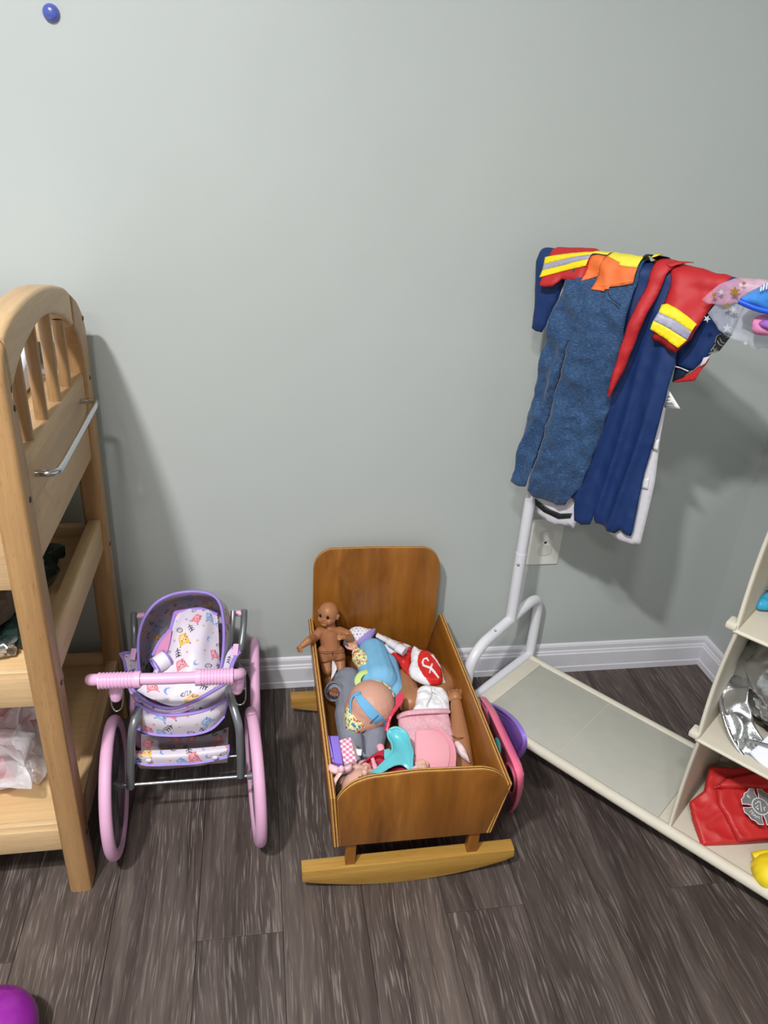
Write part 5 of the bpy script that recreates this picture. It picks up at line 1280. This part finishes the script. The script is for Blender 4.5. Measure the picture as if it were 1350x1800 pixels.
sl_a, sl_b, sl_c = V((0.2307, -0.1872, 0.196)), V((0.2166, -0.1517, 0.2)), V((0.2118, -0.139, 0.203))
slv = blob('sleeve', [('c', sl_a, sl_b, 0.0190, 0.0185), ('c', sl_b, sl_c, 0.0180, 0.0125)], M_DINO, d3, 0.0012, 4, dino)
blob('hand', [('c', sl_b.lerp(sl_c, 0.8), sl_c + (sl_c - sl_b) * 0.15, 0.0100, 0.0095)] + hand(sl_c + (sl_c - sl_b).normalized() * 0.008, sl_c - sl_b + V((0, 0, 0.004)), (0.2, -0.3, 0.9), 0.032, 0.1, -1), S_PINK, d3, 0.0011, 2)
hd3 = V((0.2196, -0.2989, 0.196))
blob('head', [('e', hd3, (0.049, 0.052, 0.047)), ('e', hd3 + V((-0.010, -0.004, -0.012)), (0.045, 0.048, 0.038)), ('e', V((0.2027, -0.2555, 0.205)), (0.008, 0.010, 0.009)), ('e', V((0.1963, -0.2615, 0.2)), (0.008, 0.006, 0.008))], S_PINK, d3, 0.0018, 4)
# neck ruffle and cuff loop
col_pts = [(0.1995, -0.2529, 0.206), (0.2128, -0.2626, 0.222), (0.2292, -0.2695, 0.228), (0.2461, -0.2757, 0.226), (0.2589, -0.2808, 0.216), (0.2647, -0.2928, 0.205)]
def dinotube(name, pts, r, flat=None, n=8):
    bm = bmesh.new(); tube(bm, spline(pts, n), r, 12, False, flat)
    colours(bm, [(v, i, 0) for i, v in enumerate(bm.verts)], lambda a, b: (0, 0, 0))
    lay = bm.verts.layers.float_color['Col']
    for v in bm.verts: v[lay] = tuple(dino(v.co)) + (1,)
    return obj(name, bm, M_DINO, d3, angle=60)
dinotube('collar', col_pts, 0.0042, (1.2, 0.8), 20)
cuf3 = tubeobj('cuff_loop', [(0.2273, -0.2147, 0.212), (0.2102, -0.2232, 0.214), (0.2003, -0.236, 0.21), (0.2015, -0.247, 0.204), (0.2112, -0.2539, 0.206)], 0.0046, plain('cuff_lime', '#cbe389', 0.8), d3, 10, smooth_n=8, flat=(0.5, 1.5))
# headband: a wide strip and the folded band round the crown
def strip(name, pts_a, pts_b, m, par, t=0.002): return loftobj(name, [pts_a, [mid(a, b) for a, b in zip(pts_a, pts_b)], pts_b], 60, 12, m, par, t)
def on_head(px_pts, r):
    out = []
    for p in px_pts:
        d = V(p) - V((0, -1.45, 1.216)); d.normalize(); o = V((0, -1.45, 1.216)) - hd3
        b = o.dot(d); c = o.dot(o) - r * r; q = b * b - c
        out.append(hd3 + o + d * (-b - math.sqrt(q)) if q > 0 else hd3 + (o + d * -b).normalized() * r)
    return out
M_BAND = plain('headband_blue', '#6fb4e2', 0.75, var=0.04, bmp=0.1)
hbd = strip('headband', on_head([(0.1877, -0.2731, 0.2), (0.1954, -0.3047, 0.2), (0.2063, -0.334, 0.2), (0.2179, -0.356, 0.2), (0.2261, -0.3757, 0.2), (0.2282, -0.3837, 0.2)], 0.0520), on_head([(0.2, -0.2689, 0.2), (0.2151, -0.2963, 0.2), (0.2272, -0.3244, 0.2), (0.2378, -0.345, 0.2), (0.2414, -0.3646, 0.2), (0.2367, -0.3798, 0.2)], 0.0520), M_BAND, d3)
tubeobj('headband_edge', on_head([(0.2012, -0.269, 0.2), (0.1905, -0.2698, 0.2), (0.1803, -0.2863, 0.2), (0.1755, -0.3163, 0.2), (0.1787, -0.3459, 0.2), (0.1898, -0.3644, 0.2), (0.2037, -0.3767, 0.2), (0.2186, -0.3812, 0.2)], 0.0515), 0.0034, M_BAND, d3, 10, smooth_n=8, flat=(0.7, 1.4))
tubeobj('band_seam', on_head([(0.2088, -0.3568, 0.2), (0.2193, -0.3465, 0.2), (0.2289, -0.3361, 0.2)], 0.0545), 0.0008, plain('seam_blue', '#34658c', 0.8), hbd, 6, smooth_n=4)
blob('cap_back', [('e', V((0.175, -0.3159, 0.185)), (0.012, 0.022, 0.020)), ('e', V((0.1848, -0.3406, 0.18)), (0.022, 0.016, 0.016)), ('e', V((0.1792, -0.3294, 0.182)), (0.016, 0.018, 0.018))], M_DINO, d3, 0.0015, 3, dino)
# --- tan doll with white diaper, pink shirt, arm along the right side
d4 = doll('doll', 'tan bare legged doll in white diaper and pink fleece shirt, head hidden towards the footboard', (0.32, -0.33, 0.13))
blob('leg', [('c', (0.3344, -0.2689, 0.17), (0.3045, -0.2591, 0.17), 0.026, 0.025), ('c', (0.3087, -0.2742, 0.172), (0.3134, -0.1868, 0.165), 0.027, 0.022)], S_TAN, d4, 0.0022, 5)
blob('leg', [('c', (0.3681, -0.2625, 0.168), (0.4052, -0.2142, 0.162), 0.025, 0.022), ('c', (0.4052, -0.2142, 0.162), (0.3976, -0.1516, 0.15), 0.022, 0.018)], S_TAN, d4, 0.0022, 5)
M_DIAP = plain('diaper_white', '#eeeef2', 0.75, var=0.02, bmp=0.1)
M_FLEE = plain('fleece_shirt', '#e4b1bd', 0.95, var=0.12, scale=220, bmp=0.5)
blob('torso', [('c', (0.3547, -0.2646, 0.16), (0.3277, -0.3917, 0.15), 0.034, 0.034)], S_TAN, d4, 0.003, 4)
pillow('diaper', [(0.3215, -0.2643, 0.19), (0.3368, -0.2493, 0.19), (0.3583, -0.2518, 0.192), (0.3728, -0.2544, 0.19), (0.3846, -0.2688, 0.186), (0.3858, -0.291, 0.182), (0.3757, -0.3279, 0.182), (0.3404, -0.3336, 0.19), (0.3043, -0.3213, 0.188), (0.3118, -0.3004, 0.19)], 0.014, M_DIAP, d4, 0.003, 0.022, 1.2, None, 0.006, 45, 4)
for pts in ([(0.3487, -0.2726, 0.207), (0.3457, -0.2908, 0.209), (0.3385, -0.3076, 0.209), (0.3275, -0.3259, 0.208)], [(0.3464, -0.2825, 0.208), (0.3601, -0.2926, 0.205), (0.3697, -0.3115, 0.198)], [(0.35, -0.2935, 0.208), (0.359, -0.3082, 0.205), (0.3615, -0.33, 0.2)], [(0.321, -0.2791, 0.204), (0.3361, -0.2804, 0.207), (0.3434, -0.2911, 0.208)]):
    tubeobj('gather', pts, 0.0011, M_DIAP, d4, 6, smooth_n=5)
pillow('shirt', [(0.2725, -0.3255, 0.178), (0.2909, -0.3189, 0.184), (0.3194, -0.3216, 0.19), (0.3647, -0.3207, 0.19), (0.3747, -0.3306, 0.186), (0.374, -0.365, 0.18), (0.3696, -0.4011, 0.17), (0.3223, -0.4245, 0.168), (0.2764, -0.403, 0.166), (0.2703, -0.3603, 0.17)], 0.016, M_FLEE, d4, 0.003, 0.03, 1.0, None, 0.003, 40, 4)
tubeobj('shirt_hem', [(0.2713, -0.3293, 0.186), (0.2864, -0.3365, 0.2), (0.3141, -0.3408, 0.206), (0.3441, -0.3419, 0.206), (0.373, -0.3333, 0.196)], 0.0062, M_FLEE, d4, 12, smooth_n=6, flat=(0.7, 1.1))
aw, ae = V((0.3966, -0.3082, 0.19)), V((0.3862, -0.3894, 0.172))
blob('arm', [('c', aw, mid(aw, ae, .55), 0.0125, 0.0165), ('c', mid(aw, ae, .6), ae, 0.0172, 0.0200)] + hand(aw + (aw - ae).normalized() * 0.006, aw - ae, (-0.3, -0.4, 0.85), 0.044, 0.3, -1), S_TAN, d4, 0.0014, 3)
blob('arm', [('c', ae, (0.3785, -0.4416, 0.15), 0.020, 0.024), ('c', (0.3785, -0.4416, 0.15), (0.3635, -0.4519, 0.14), 0.024, 0.026)], S_TAN, d4, 0.002, 4)
tubeobj('arm_crease', [(0.3654, -0.3955, 0.19), (0.3729, -0.4087, 0.196), (0.3881, -0.4017, 0.188)], 0.0009, plain('crease_tan', '#7d4f33', 0.7, bmp=0), d4, 6, smooth_n=4)
pillow('sleeve_tip', [(0.3665, -0.4114, 0.186), (0.375, -0.4118, 0.19), (0.3827, -0.4226, 0.188), (0.3872, -0.4378, 0.182), (0.3878, -0.4551, 0.176), (0.3762, -0.4464, 0.18), (0.3664, -0.4313, 0.182)], 0.007, plain('sleeve_blush', '#e6cdd0', 0.7, var=0.1, scale=90), d4, 0.0025, 0.008, 0.8, None, 0.004, 60, 3)
# --- fair doll at the footboard with a bow
d5 = doll('doll', 'fair skinned doll lying face up behind the footboard, wearing a pink bow', (0.18, -0.53, 0.17))
h5 = V((0.170, -0.506, 0.194))
h5r = 0.034
doll_head(d5, h5, h5r, (0.30, 0.25, 0.92), (-0.35, -0.92, 0.1), S_FAIR, M_EYE, M_LIP, voxel=0.0016, face=False, extra=[('e', V((0.1748, -0.5179, 0.238)), (0.006, 0.007, 0.006))])
tubeobj('lash', [(0.1627, -0.5269, 0.238), (0.1663, -0.5292, 0.24), (0.1697, -0.5257, 0.24)], 0.0009, M_SEAM, d5, 6, smooth_n=4)
M_BOW = plain('bow_pink', '#e9bcc6', 0.6, var=0.05, bmp=0.1)
bow = pillow('bow', [(0.1343, -0.5014, 0.228), (0.126, -0.5052, 0.226), (0.1149, -0.4968, 0.224), (0.1146, -0.4875, 0.228), (0.1189, -0.4845, 0.23), (0.1292, -0.4916, 0.232), (0.1364, -0.4982, 0.234), (0.1488, -0.4948, 0.236), (0.1557, -0.4955, 0.236), (0.1549, -0.5031, 0.233), (0.1474, -0.5079, 0.232), (0.139, -0.5038, 0.23)], 0.007, M_BOW, d5, 0.002, 0.008, 0.8, None, 0.003, 80, 3)
bm = bmesh.new(); ball(bm, (0.1356, -0.5051, 0.237), (0.006, 0.006, 0.007), 14); obj('bow_knot', bm, M_BOW, d5)
tubeobj('head_ribbon', [(0.1356, -0.5064, 0.233), (0.1293, -0.5113, 0.228), (0.1228, -0.5178, 0.222), (0.1209, -0.5216, 0.21)], 0.0032, plain('ribbon_satin', '#dcb0a8', 0.35), d5, 8, smooth_n=5, flat=(0.6, 1.3))
blob('torso', [('c', (0.1855, -0.4578, 0.165), (0.2523, -0.4479, 0.155), 0.030, 0.032), ('c', (0.2523, -0.4479, 0.155), (0.299, -0.4364, 0.15), 0.03, 0.024)], plain('pale_pink_suit', '#e2bccb', 0.8), d5, 0.0025, 4)
pillow('sleeve', [(0.2552, -0.5081, 0.225), (0.2653, -0.5027, 0.228), (0.2719, -0.4999, 0.23), (0.2746, -0.5076, 0.228), (0.2746, -0.5158, 0.22), (0.2532, -0.5115, 0.215)], 0.006, plain('sleeve_lilac', '#e3b6d2', 0.7), d5, 0.002, 0.008, 0.8, None, 0, 40, 3)
blob('hand', hand((0.2855, -0.5122, 0.222), V((0.2769, -0.4986, 0.235)) - V((0.2873, -0.5145, 0.22)), (0.1, -0.5, 0.85), 0.026, 0.25, 1) + [('c', (0.2855, -0.5122, 0.222), (0.2935, -0.5187, 0.21), 0.0095, 0.010)], S_FAIR, d5, 0.0011, 2)

# --- loose things between the dolls
M_STARP = painted('star_print', 0.7, 0.08)
def starp(a, b, P2):
    pur = b < -0.006 + a * 0.75
    c = lin('#9c8cc8') if pur else lin('#e6e1ea')
    for i in range(-6, 7):
        for j in range(-6, 7):
            x, y = i * 0.0085 + (j % 2) * 0.004, j * 0.0075
            d = math.hypot(a - x, b - y)
            if not pur and d < 0.0014 and (i * 7 + j * 3) % 4: c = lin('#4b4a78')
            if not pur and (i * 7 + j * 3) % 4 == 0 and d < 0.0024 and math.hypot(a - x - 0.001, b - y) > 0.0018: c = lin('#5f5a92')
    return c
tag(pillow('toy_pillow', [(0.185, -0.0971, 0.195), (0.2004, -0.0694, 0.215), (0.2208, -0.0624, 0.22), (0.2461, -0.0704, 0.218), (0.264, -0.0679, 0.212), (0.2516, -0.0915, 0.206), (0.2349, -0.1014, 0.2), (0.2094, -0.1008, 0.19)], 0.012, M_STARP, None, 0.002, 0.02, 0.9, starp, 0.002, 50, 3), 'tiny white and lilac star print pillow beside the standing brown doll', 'pillow')
M_BAGP = painted('bag_print', 0.22, 0.0, 0.5, coat=0.3)
def toy_bag():
    circle_c = (0.3697, -0.2064, 0.205); circle_e = (0.3353, -0.1957, 0.205); top_e = (0.3726, -0.161, 0.213); bot_e = (0.3568, -0.2461, 0.195)
    st = [[(0.3577, -0.1976, 0.205), (0.3556, -0.1896, 0.205), (0.3489, -0.191, 0.205), (0.3448, -0.1985, 0.205), (0.3453, -0.2082, 0.205)], [(0.3453, -0.2082, 0.205), (0.3598, -0.2172, 0.205), (0.3719, -0.241, 0.205)], [(0.3647, -0.206, 0.205), (0.3545, -0.23, 0.205)], [(0.369, -0.1807, 0.205), (0.3756, -0.1912, 0.205), (0.3837, -0.2115, 0.205)], [(0.3732, -0.1851, 0.205), (0.3737, -0.1711, 0.205), (0.3818, -0.1636, 0.205)]]
    def paint(a, b, P2):
        cx, cy = P2(circle_c); ex, ey = P2(circle_e); tx, ty = P2(top_e)
        rx = math.hypot(ex - cx, ey - cy); ry = math.hypot(tx - cx, ty - cy)
        c = lin('#e8e6ea')
        if ((a - cx) / rx) ** 2 + ((b - cy) / (ry * 1.08)) ** 2 < 1:
            c = lin('#d2231f')
            for s_, w_ in zip(st, (0.0017, 0.0024, 0.0015, 0.0024, 0.0016)):
                if stroke_d(a, b, [P2(p) for p in s_]) < w_: c = lin('#e8e6ea')
        return c
    return pillow('printed_bag', [(0.3359, -0.1473, 0.222), (0.3477, -0.1601, 0.22), (0.3654, -0.1638, 0.214), (0.3806, -0.1795, 0.208), (0.3866, -0.2053, 0.203), (0.3825, -0.2421, 0.196), (0.3634, -0.2497, 0.196), (0.3488, -0.2491, 0.195), (0.333, -0.2415, 0.196), (0.3162, -0.2257, 0.198), (0.3144, -0.207, 0.203), (0.3226, -0.1887, 0.208), (0.326, -0.168, 0.215)], 0.014, M_BAGP, None, 0.0013, 0.018, 0.8, paint, 0.004, 42, 2)
tag(toy_bag(), 'glossy white bag with a red circle and white letters fr near the headboard', 'bag')
def pouchp(a, b, P2):
    n = noise.noise(V((a * 60, b * 60, 4)))
    return lin('#cc2420') if (b < -0.004 - 0.3 * a or n > 0.25) else lin('#e4e0e6')
tag(pillow('wrapper_pouch', [(0.2655, -0.0713, 0.2), (0.2864, -0.0885, 0.205), (0.3089, -0.1095, 0.208), (0.3348, -0.1266, 0.205), (0.3335, -0.149, 0.2), (0.3248, -0.1822, 0.195), (0.3173, -0.2102, 0.19), (0.306, -0.19, 0.19), (0.2965, -0.1558, 0.195), (0.2784, -0.1241, 0.197)], 0.008, M_BAGP, None, 0.0025, 0.012, 0.8, pouchp, 0.005, 45, 3), 'crumpled red and white wrapper between the blue romper and the fr bag', 'wrapper')
gl = tag(tubeobj('plastic_roll', [(0.262, -0.1035, 0.222), (0.2828, -0.1339, 0.226), (0.2988, -0.1586, 0.228), (0.3119, -0.1712, 0.226)], [0.006] * 8 + [0.0085] * 8 + [0.0115] * 8 + [0.0125], plain('shiny_white', '#e3dfe6', 0.18, coat=0.5, var=0.05), None, 14, smooth_n=8, flat=(0.8, 1.1)), 'rolled shiny white plastic lying in front of the headboard', 'wrapper')
tag(pillow('cloth_scrap', [(0.388, -0.1771, 0.19), (0.3918, -0.1917, 0.195), (0.392, -0.2205, 0.19), (0.3911, -0.237, 0.185), (0.38, -0.236, 0.185), (0.3766, -0.2167, 0.188)], 0.004, M_DINO, None, 0.002, 0.006, 0.8, lambda a, b, P2: mixc(lin('#e6dfe8'), dino(V((a * 2, b * 2, 3))), 0.6), 0.0, 40, 3), 'narrow printed cloth sliver squeezed right of the fr bag', 'cloth')
tag(pillow('fabric_tail', [(0.1591, -0.1292, 0.18), (0.1635, -0.1482, 0.182), (0.165, -0.1591, 0.178), (0.1568, -0.1694, 0.165), (0.1519, -0.1706, 0.16), (0.1542, -0.156, 0.17)], 0.004, M_COAT, None, 0.002, 0.005, 0.8, None, 0.001, 60, 2), 'white fabric corner between the legs of the standing brown doll', 'cloth')
# spoon
M_CORAL = plain('coral_plastic', '#d83c56', 0.3, coat=0.3, bmp=0, var=0.02)
spn = thing('toy_spoon', 'coral red toy spoon between the peach head and the tan leg', 'spoon', (0.2721, -0.3174, 0.205))
so = plane_of([(0.2686, -0.3097, 0.225), (0.2836, -0.3041, 0.225), (0.279, -0.3241, 0.222), (0.2635, -0.3349, 0.218)])
pillow('bowl', [(0.2636, -0.3251, 0.224), (0.2683, -0.3108, 0.226), (0.2764, -0.3041, 0.227), (0.2827, -0.3081, 0.227), (0.2816, -0.3206, 0.226), (0.2746, -0.3344, 0.224), (0.2652, -0.3429, 0.222), (0.2616, -0.3376, 0.222)], 0.004, M_CORAL, spn, 0.0015, 0.006, 0.8, None, 0, 40, 4, lambda a, b: -0.004)
tubeobj('handle', [(0.2647, -0.3395, 0.222), (0.2562, -0.3496, 0.22), (0.2481, -0.3594, 0.215), (0.2429, -0.367, 0.205), (0.2387, -0.3762, 0.195)], [0.0036] * 8 + [0.0032] * 16 + [0.0042] * 9, M_CORAL, spn, 10, smooth_n=8, flat=(0.7, 1.2))
# purple case and gingham box
M_VIO = plain('violet_plastic', '#8e72d8', 0.35, coat=0.2, bmp=0, var=0.03)
pc = thing('toy_phone', 'small violet plastic toy case by the left cradle side', 'toy', (0.1357, -0.4167, 0.2))
def slab3(name, top, depth, m, par, bev=0.0015):
    o, ex, ey, n = plane_of(top)
    bm = bmesh.new(); prism(bm, [((V(p) - o).dot(ex), (V(p) - o).dot(ey)) for p in top], lambda a, b, d: o + ex * a + ey * b + n * d, -depth, 0, bev, 2)
    return obj(name, bm, m, par)
slab3('case_body', [(0.1255, -0.4064, 0.222), (0.1413, -0.4079, 0.222), (0.143, -0.4721, 0.215), (0.128, -0.4678, 0.215)], 0.020, M_VIO, pc)
slab3('case_lid', [(0.118, -0.4054, 0.226), (0.1229, -0.4104, 0.226), (0.1275, -0.4718, 0.219), (0.1201, -0.4642, 0.219)], 0.030, plain('violet_light', '#a58be2', 0.35, bmp=0), pc)
bm = bmesh.new(); ball(bm, (0.1211, -0.4632, 0.222), (0.004, 0.003, 0.005), 12); obj('knob', bm, M_VIO, pc)
gx = thing('gingham_box', 'little box with pink gingham print and white flap beside the violet case', 'box', (0.1601, -0.4132, 0.19))
M_GING = painted('gingham_print', 0.5)
def gingham_face(top, par):
    o, ex, ey, n = plane_of(top)
    P2 = [((V(p) - o).dot(ex), (V(p) - o).dot(ey)) for p in top]
    vs, fs = fill(P2, 0.0009)
    bm = bmesh.new(); vv = [bm.verts.new(o + ex * a + ey * b + n * 0.0006) for a, b in vs]
    for f in fs: bm.faces.new([vv[i] for i in f])
    t = R(38)
    def g(a, b):
        p, q = (a * math.cos(t) + b * math.sin(t)) / 0.0085, (-a * math.sin(t) + b * math.cos(t)) / 0.0085
        k = (p % 1 < 0.42) + (q % 1 < 0.42)
        return lin(('#f0eaf0', '#e9a9c2', '#d9628f')[k])
    colours(bm, [(v, a, b) for v, (a, b) in zip(vv, vs)], g)
    bmesh.ops.recalc_face_normals(bm, faces=bm.faces[:])
    return thick(obj('print', bm, M_GING, par, angle=0), 0.0006)
gt = [(0.1412, -0.4117, 0.213), (0.1644, -0.405, 0.213), (0.1698, -0.4589, 0.206), (0.1462, -0.4649, 0.206)]
slab3('carton', gt, 0.030, M_COAT, gx); gingham_face(gt, gx)
slab3('side_face', [(0.1661, -0.4014, 0.208), (0.1765, -0.4003, 0.196), (0.1805, -0.4384, 0.19), (0.1715, -0.4547, 0.203)], 0.004, plain('carton_side', '#c9c4c2', 0.6), gx)
slab3('flap', [(0.1726, -0.4218, 0.2), (0.1841, -0.4244, 0.2), (0.1813, -0.4379, 0.198), (0.1741, -0.4358, 0.198)], 0.001, M_WHITE, gx, 0.0003)
# red dish with pink handles
M_CRIM = plain('crimson_plastic', '#b01c38', 0.35, coat=0.2, bmp=0, var=0.03); M_ROSE = plain('rose_plastic', '#eda3b6', 0.32, coat=0.25, bmp=0, var=0.02)
dh = thing('toy_dish', 'crimson red toy dish with a pink looped handle near the footboard', 'dish', (0.2109, -0.4569, 0.19))
pillow('dish', [(0.1595, -0.4666, 0.205), (0.1739, -0.4673, 0.207), (0.1917, -0.4573, 0.212), (0.2181, -0.4476, 0.218), (0.2365, -0.4531, 0.216), (0.2557, -0.4792, 0.208), (0.2568, -0.4987, 0.2), (0.2189, -0.5034, 0.195), (0.179, -0.4953, 0.195)], 0.004, M_CRIM, dh, 0.0025, 0.006, 2.0, None, 0, 40, 3, lambda a, b: -0.010 if math.hypot(a / 1.6, b) < 0.016 else 0.0)
tubeobj('handle', [(0.196, -0.474, 0.224), (0.1974, -0.4858, 0.222), (0.2003, -0.4957, 0.218), (0.2106, -0.4983, 0.21)], [0.0036] * 8 + [0.0046] * 16 + [0.0055], M_ROSE, dh, 12, smooth_n=8)
lo2 = pillow('handle_loop', [(0.2094, -0.4377, 0.212), (0.2103, -0.4312, 0.214), (0.2168, -0.4295, 0.216), (0.2227, -0.433, 0.216), (0.2234, -0.443, 0.213), (0.2146, -0.4463, 0.21)], 0.004, M_ROSE, dh, 0.0018, 0.005, 0.8, None, 0, 40, 3)
# aqua scoop
M_AQUA = plain('aqua_plastic', '#62c3cf', 0.3, coat=0.3, bmp=0, var=0.02)
aq = thing('toy_bib', 'curved aqua plastic toy piece with raised rim near the footboard', 'toy', (0.2489, -0.4454, 0.21))
rows = [[(0.2327, -0.4184, 0.232), (0.2392, -0.4164, 0.238), (0.2487, -0.4165, 0.24), (0.2599, -0.4214, 0.238), (0.267, -0.4313, 0.234)], [(0.2321, -0.4296, 0.23), (0.2402, -0.4276, 0.226), (0.2487, -0.4288, 0.225), (0.258, -0.4367, 0.226), (0.2674, -0.4518, 0.234)],
        [(0.2355, -0.4474, 0.23), (0.2428, -0.4497, 0.226), (0.2509, -0.4523, 0.225), (0.2585, -0.4619, 0.228), (0.2674, -0.478, 0.236)], [(0.2321, -0.467, 0.23), (0.2399, -0.4713, 0.228), (0.2487, -0.475, 0.228), (0.2574, -0.4834, 0.23), (0.2638, -0.4926, 0.233)], [(0.2171, -0.4836, 0.226), (0.2315, -0.4898, 0.228), (0.2455, -0.4922, 0.229), (0.2569, -0.4978, 0.228), (0.2617, -0.5061, 0.225)], [(0.1909, -0.5033, 0.22), (0.2083, -0.5077, 0.224), (0.2281, -0.4979, 0.227), (0.245, -0.496, 0.226), (0.259, -0.5109, 0.222)]]
ab = loftobj('bib_body', rows, 60, 70, M_AQUA, aq, 0.0022)
tubeobj('bib_rim', [r[0] for r in rows[::-1]] + rows[0][1:] + [r[-1] for r in rows[1:]], 0.0026, M_AQUA, ab, 10, smooth_n=5)
slab3('bib_tab', [(0.2197, -0.4546, 0.226), (0.2291, -0.4547, 0.228), (0.2336, -0.4651, 0.228), (0.2283, -0.4847, 0.226), (0.22, -0.486, 0.224), (0.2168, -0.4733, 0.224)], 0.004, M_AQUA, aq, 0.0015)
# pink D-shaped plate
pl_ = thing('toy_tray', 'pale pink D-shaped toy tray with a stepped rim near the footboard', 'tray', (0.3162, -0.455, 0.22))
dout = [(0.2817, -0.4274, 0.236), (0.2869, -0.4225, 0.238), (0.3, -0.4218, 0.239), (0.3186, -0.4221, 0.239), (0.3315, -0.4287, 0.237), (0.3423, -0.4404, 0.233), (0.3491, -0.4549, 0.228), (0.3498, -0.4715, 0.223), (0.3457, -0.4903, 0.217), (0.3369, -0.5064, 0.212), (0.2998, -0.508, 0.212), (0.2694, -0.5085, 0.213)]
din = [(0.2832, -0.4296, 0.238), (0.2881, -0.4263, 0.24), (0.3148, -0.4284, 0.241), (0.3269, -0.4334, 0.239), (0.3363, -0.4464, 0.235), (0.3403, -0.4591, 0.23), (0.3393, -0.4735, 0.226), (0.335, -0.4894, 0.22), (0.326, -0.5072, 0.214), (0.2991, -0.5104, 0.2145), (0.2702, -0.5092, 0.215)]
slab3('tray_base', dout, 0.003, plain('rose_tray', '#e59aa6', 0.4, bmp=0, var=0.02), pl_, 0.0012)
slab3('tray_plate', din, 0.004, plain('rose_tray_top', '#eba5b0', 0.42, bmp=0, var=0.02), pl_, 0.0012)
tubeobj('tray_rim', dout[3:], 0.0019, plain('rose_tray', '#e59aa6'), pl_, 8, smooth_n=5)

# trays leaning outside the cradle, between it and the rack
M_HOTP = plain('hot_pink_plastic', '#e86f90', 0.32, coat=0.25, bmp=0, var=0.02)
pt = thing('toy_carry_tray', 'hot pink plastic tray with handle hole leaning on the right side of the cradle', 'tray', (0.485, -0.38, 0))
PK = [(0.4541, -0.2882, 0.1835), (0.4454, -0.3501, 0.2183), (0.4414, -0.3926, 0.2344), (0.4388, -0.4561, 0.2446), (0.4371, -0.5036, 0.2515), (0.4362, -0.544, 0.2551), (0.4407, -0.5573, 0.2372), (0.455, -0.5363, 0.1801), (0.479, -0.482, 0.0839), (0.4987, -0.4264, 0.0051), (0.5151, -0.3639, -0.0602)]
pn = V((1, 0, 0.25)).normalized(); pe = V((0, 1, 0)); pu = pn.cross(pe)
po = V((0.50, -0.35, 0))
def PP(p): return ((V(p) - po).dot(pe), (V(p) - po).dot(pu))
def PF(off): return lambda a, b, d: po + pe * a + pu * b + pn * (d + off)
ring = [PP(p) for p in PK]
sgn = 1 if pu.z > 0 else -1
lo_b = min(b * sgn for a, b in ring)
ring2 = ring + [(ring[-1][0] + 0.05, sgn * (lo_b + 0.001)), (ring[0][0] - 0.08, sgn * (lo_b + 0.001)), (ring[0][0] - 0.03, sgn * (lo_b + 0.03)), (ring[0][0] - 0.01, ring[0][1] - sgn * 0.05)]
pbase = inset(ring2, 0.004)
bm = bmesh.new(); prism(bm, pbase, PF(0.010), 0, 0.0025, 0.0008); obj('tray_base', bm, M_HOTP, pt)
bm = bmesh.new(); tube(bm, [PF(0)(a, b, 0.004) for a, b in smooth2(ring2, 3)], 0.0065, 10, True, (0.55, 1.25)); obj('tray_rim', bm, M_HOTP, pt)
hole = [PP(p) for p in ((0.4666, -0.4301, 0.1338), (0.4584, -0.4601, 0.1665), (0.4555, -0.4852, 0.1779), (0.4591, -0.4943, 0.1637), (0.4726, -0.4727, 0.1096), (0.485, -0.4339, 0.0601), (0.4862, -0.4132, 0.0551))]
bm = bmesh.new(); tube(bm, [PF(0)(a, b, 0.007) for a, b in smooth2(hole, 4)], 0.0028, 8, True); obj('handle_rim', bm, M_HOTP, pt)
bm = bmesh.new(); prism(bm, inset(hole, 0.001), PF(0), 0.0082, 0.0096); obj('handle_slot_shade', bm, plain('slot_shadow', '#2b2326', 0.9), pt)  # dark plate over the solid base paints the shade inside the handle hole
vt = thing('toy_plate', 'round violet plastic toy plate leaning behind the hot pink tray', 'plate', (0.52, -0.36, 0))
VP = [(0.5191, -0.1322, 0.0357), (0.4945, -0.2489, 0.1338), (0.4726, -0.3646, 0.2215), (0.4573, -0.4575, 0.2829), (0.4515, -0.5102, 0.3061), (0.4536, -0.5293, 0.2975), (0.4628, -0.5156, 0.2607), (0.4788, -0.4707, 0.1969), (0.4972, -0.409, 0.1231)]
po2 = V((0.528, -0.35, 0))
def PP2(p): return ((V(p) - po2).dot(pe), (V(p) - po2).dot(pu))
v2 = [PP2(p) for p in VP]
cxx = sum(a for a, b in v2) / len(v2) + 0.03; 
lid = v2 + [(v2[-1][0] + 0.05, v2[-1][1] - sgn * 0.055), (v2[-1][0] + 0.12, v2[-1][1] - sgn * 0.07), (v2[0][0] + 0.02, v2[0][1] - sgn * 0.03)]
lid = smooth2(lid, 4)
F2_ = lambda off: (lambda a, b, d: po2 + pe * a + pu * b + pn * (d + off))
bm = bmesh.new(); prism(bm, lid, F2_(0), 0, 0.004, 0.0012); obj('lid_plate', bm, M_VIO, vt)
bm = bmesh.new(); tube(bm, [F2_(0)(a, b, -0.001) for a, b in inset(lid, 0.002)], 0.0030, 8, True); obj('lid_rim', bm, M_VIO, vt)
bm = bmesh.new(); tube(bm, [F2_(0)(a, b, -0.0004) for a, b in inset(lid, 0.014)], 0.0010, 6, True); obj('lid_step', bm, M_VIO, vt)
bm = bmesh.new(); ball(bm, (0.4416, -0.4459, 0.1977), (0.004, 0.020, 0.022), 16); 
tag(obj('toy_cup', bm, plain('teal_plastic', '#3f8f93', 0.35, bmp=0)), 'teal plastic bit glimpsed between the cradle side and the hot pink tray', 'cup')
